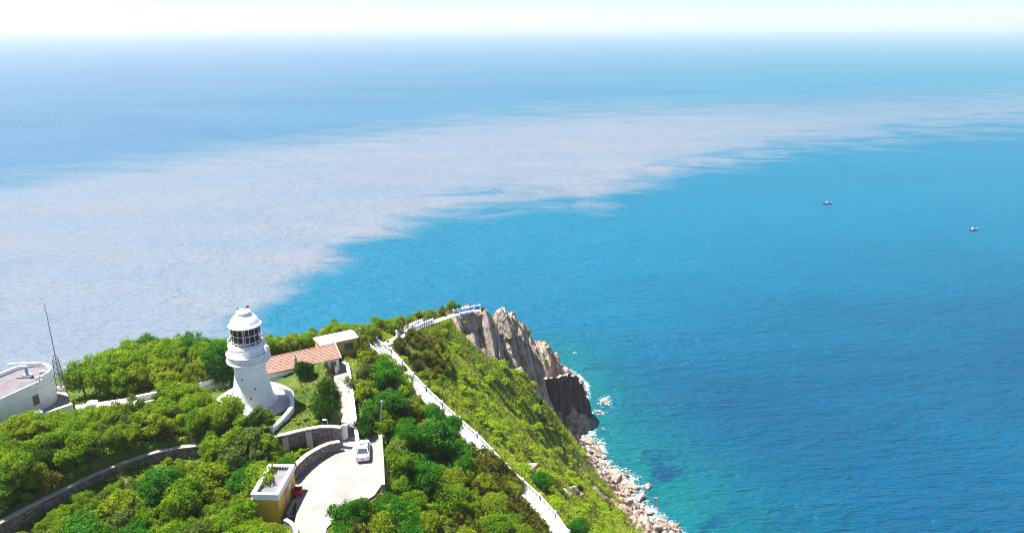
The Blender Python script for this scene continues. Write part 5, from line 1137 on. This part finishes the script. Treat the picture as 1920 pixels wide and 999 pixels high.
def rock_slab(u, v, L, w, d, what, tx=0.42):
    p = hit(u, v, 0.2)
    o = link('rock_slab', rr.choice(SM)); o.location = (p.x, p.y + d * 0.12, p.z - 0.2); o.scale = (w, d, L)
    q = Matrix.Rotation(rr.uniform(-0.3, 0.3) - 0.15, 4, 'Z') @ Matrix.Rotation(-tx + rr.uniform(-0.12, 0.12), 4, 'Y') @ Matrix.Rotation(rr.uniform(-0.6, -0.25), 4, 'X'); o.rotation_euler = q.to_euler()
    tag(o, what, 'rock', 'rock slabs on the cliff', 'thing'); return o
rock_slab(915, 628, 13.0, 3.2, 3.2, 'largest pale slab down the middle of the cliff face'); rock_slab(880, 628, 9.0, 2.2, 2.4, 'long pale slab left of the largest one on the cliff face'); rock_slab(854, 612, 5.5, 3.0, 2.0, 'pale slab at the upper left corner of the cliff'); rock_slab(945, 606, 8.5, 2.6, 3.0, 'dark-sided slab at the top right of the cliff'); rock_slab(932, 652, 7.0, 2.0, 2.4, 'slab at the lower end of the largest one on the cliff face')
cl = [(900,640),(962,632),(950,655),(975,650),(985,676),(968,680),(1000,690),(995,660),(1012,672),(1018,692),(1030,680),(1045,690),(940,676),(1003,705),(980,700),(888,650),(912,660),(1060,696),(1040,668),(1025,660),(990,640),(975,622)]
for u, v in cl:
    u += rr.uniform(-5, 5); v += rr.uniform(-4, 4); items.append((rock_slab(u, v, rr.uniform(3.0, 6.5), rr.uniform(1.2, 2.6), rr.uniform(1.2, 2.4), 'tilted rock slab'), 'tilted rock slab'))
relabel(items, 'on the cliff face')
for u, v, sc in ((872,622,0.8),(958,618,0.7),(972,630,0.9),(985,648,0.7),(898,618,0.6),(1000,680,0.7),(962,668,0.6),(1010,662,0.6),(925,612,0.9),(955,640,1.1),(978,668,0.9),(1022,676,0.8),(992,622,0.9),(870,604,0.8),(888,634,0.7),(968,602,0.8)): plant_px('shrub', u, v, sc, 'green bush', name='shrub', group='bushes growing on the cliff')
relabel([(o, 'green bush') for o in COL.objects if o.get('group') == 'bushes growing on the cliff'], 'rooted on the cliff face', 1)
# upright rock wall by the water, face shade painted as darker rock
def rock_wall():
    A = at(1010, 716, 15.5); B = at(1104, 775, 0.0)
    a = Vector((7.2, 221.5)); b = Vector((28.6, 240.6)); d = (b - a); L = d.length; d.normalize(); nrm = Vector((d.y, -d.x)); nx_, nz_ = 70, 34; V = []; g = np.random.default_rng(4)
    s = np.linspace(0, 1, nx_); top = np.interp(s, [0, 0.1, 0.3, 0.55, 0.72, 0.8, 0.9, 1.0], [21.0, 22.2, 20.8, 19.6, 17.8, 14.5, 8.5, 1.0]) + 0.7 * facets(s * L, s * 0, 1.4, 3); col = 0.9 * facets(s * L, s * 0, 1.1, 8) + 0.5 * facets(s * L, s * 0, 0.5, 12)
    for i in range(nx_):
        for j in range(nz_):
            f = j / (nz_ - 1); z = -2 + (top[i] + 2) * f; off = col[i] + 0.5 * float(facets(np.array([s[i] * L]), np.array([z * 0.35]), 1.3, 15)[0]) + (1 - f) * 2.2
            p = a + d * (s[i] * L) + nrm * off; V.append((p.x, p.y, z))
    F = [(i * nz_ + j, (i + 1) * nz_ + j, (i + 1) * nz_ + j + 1, i * nz_ + j + 1) for i in range(nx_ - 1) for j in range(nz_ - 1)]
    base = len(V); dep = 8
    for i in range(nx_):                                    # broken top sloping back, then the back face
        for k in range(1, dep):
            f = k / (dep - 1); z = top[i] - 3.0 * f - 0.5 * f * f * (top[i] + 1) * 0.9 + 0.5 * float(facets(np.array([s[i] * L]), np.array([f * 7.0]), 1.2, 19)[0]); p = a + d * (s[i] * L) + nrm * (col[i] - f * 9.0); V.append((p.x, p.y, z if k < dep - 1 else -2))
    dk = dep - 1
    for i in range(nx_ - 1):
        t0, t1 = i * nz_ + nz_ - 1, (i + 1) * nz_ + nz_ - 1; F.append((t0, t1, base + (i + 1) * dk, base + i * dk))
        for k in range(dk - 1): F.append((base + i * dk + k, base + (i + 1) * dk + k, base + (i + 1) * dk + k + 1, base + i * dk + k + 1))
    me = bpy.data.meshes.new('rock_wall'); me.from_pydata(V, [], F); me.update(); me.materials.append(M['shadedrock']); me.materials.append(M['rock'])
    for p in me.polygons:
        if p.normal.z > 0.45: p.material_index = 1  # upward faces keep the pale rock; painted shade stays on the upright ones
    o = link('rock_wall', me); tag(o, 'tall dark upright rock wall rising from the water below the cliff', 'rock'); return o
rock_wall()
# surf round the islets and at the foot of the rocks
t = NT('sea_foam'); c = t.coord('World'); f1 = t.noise(c, 0.9, 7, 0.72, 1.0); ra = t.attr('edge'); al = t.smooth(t.math('SUBTRACT', f1, t.math('MULTIPLY', ra, 0.32)), 0.40, 0.56)
t.fin((0.85, 0.86, 0.88), 0.7); t.l(al, t.b.inputs['Alpha']); M['foam'] = t.m
def surf(u, v, rx, ry, seed, label):
    p = at(u, v, 0); nr, na = 12, 40; V = []; E = []
    for i in range(nr + 1):
        f = i / nr
        for k in range(na):
            a = 2 * math.pi * k / na; w = 1 + 0.35 * float(fbm(np.array([math.cos(a) * 1.7 + seed]), np.array([math.sin(a) * 1.7]), seed)[0]); V.append((p.x + rx * f * w * math.cos(a), p.y + ry * f * w * math.sin(a), 0.07 + 0.25 * (1 - f) * abs(float(vnoise(np.array([p.x + rx * f * math.cos(a)]), np.array([ry * f * math.sin(a)]), seed)[0])))); E.append(f)
    F = [(i * na + k, i * na + (k + 1) % na, (i + 1) * na + (k + 1) % na, (i + 1) * na + k) for i in range(nr) for k in range(na)]
    me = np_mesh('surf', V, F, {'edge': E}, True); me.materials.append(M['foam']); o = link('surf', me); o['kind'] = 'stuff'; o['label'] = label
surf(1135, 753, 6.0, 8.5, 1, 'white surf round the larger rock islet'); surf(1124, 772, 4.2, 4.2, 2, 'white surf round the lower rock islet'); surf(1078, 661, 1.8, 2.5, 3, 'white surf on the far small rock'); surf(1068, 704, 6.0, 8.0, 4, 'white surf at the far foot of the cliff'); surf(1108, 775, 3.0, 5.0, 5, 'white surf at the foot of the dark rock wall')
surf(1130, 868, 4.5, 6.0, 6, 'white surf along the shore below the flank'); surf(1160, 882, 4.5, 3.5, 7, 'white surf above the large shore blocks'); surf(1215, 955, 4.5, 3.5, 8, 'white surf below the large shore blocks'); surf(1246, 985, 4.5, 4.5, 9, 'white surf at the bottom shore'); surf(1118, 838, 3.0, 4.5, 10, 'white surf by the rounded slab')
# ------------------------------------------------------------------ boats
def boat(px, L, rz, label, cabin):
    p = at(px[0], px[1], 0); r = empty('fishing_boat', (p.x, p.y, 0.0), rz); tag(r, label, 'boat', 'boats at sea')
    st = [(-0.5, 0.13, 0.9), (-0.3, 0.165, 0.8), (0.0, 0.175, 0.78), (0.25, 0.15, 0.9), (0.42, 0.075, 1.15), (0.5, 0.01, 1.35)]; V = []; F = []
    for x, w, z in st: V += [(x * L, -w * L, z), (x * L * 0.96, -w * L * 0.6, -0.3), (x * L * 0.96, w * L * 0.6, -0.3), (x * L, w * L, z)]
    for i in range(len(st) - 1):
        for k in range(3): F.append((i * 4 + k, i * 4 + k + 1, i * 4 + k + 5, i * 4 + k + 4))
    F += [(0, 3, 2, 1)]
    MB().add(V, F).build('hull', plain('boat_navy', (0.012, 0.02, 0.12), 0.45, 0.1, 2), r)
    MB().add([(x * L * 0.98, s * w * L * 0.94, z - 0.12) for x, w, z in st for s in (-1, 1)], [(i * 2, i * 2 + 1, i * 2 + 3, i * 2 + 2) for i in range(len(st) - 1)]).build('deck', plain('boat_deck', (0.05, 0.07, 0.25), 0.6), r)
    gw = MB()
    for i in range(len(st) - 1):
        for s in (-1, 1): gw.tube((st[i][0] * L, s * st[i][1] * L, st[i][2]), (st[i + 1][0] * L, s * st[i + 1][1] * L, st[i + 1][2]), 0.07, n=5)
    gw.build('gunwale', plain('boat_trim', (0.05, 0.05, 0.35), 0.5), r)
    cb = MB().box((cabin * L, 0, 1.25), (1.5, 1.3, 1.1), taper=0.85).build('cabin', plain('boat_cabin', (0.62, 0.42, 0.36), 0.6), r, bevel=0.04); MB().box((cabin * L + 0.68, 0, 1.4), (0.1, 0.9, 0.4)).build('windscreen', M['glass_blue'], cb)
    MB().box((0.43 * L, 0, 1.3), (0.9, 0.7, 0.18)).build('bow_platform', plain('boat_bow', (0.65, 0.5, 0.42), 0.6), r); MB().tube((cabin * L - 0.6, 0, 1.7), (cabin * L - 0.6, 0, 3.0), 0.04).build('mast', M['pale_metal'], r)
    MB().box((-0.47 * L, 0, 0.7), (0.35, 0.4, 0.7)).build('outboard', M['dark'], r)
    return r
boat((1552, 383), 7.2, 0.05, 'dark blue fishing boat farther out, left of the other boat', -0.12); boat((1826, 432), 6.6, 0.35, 'dark blue fishing boat nearer the right edge of the picture', -0.2)
# ------------------------------------------------------------------ haze
hb = MB().box((0, 22000, 74), (90000, 86000, 152))
t = NT('sea_haze'); t.t.nodes.remove(t.b)
pv = t.n('ShaderNodeVolumePrincipled'); pv.inputs['Color'].default_value = (0.66, 0.68, 0.72, 1); pv.inputs['Density'].default_value = 0.00014; pv.inputs['Anisotropy'].default_value = 0.2
t.l(pv.outputs[0], t.t.nodes['Material Output'].inputs['Volume'])
haze = hb.build('haze', t.m); haze['kind'] = 'stuff'; haze['label'] = 'pale sea haze'
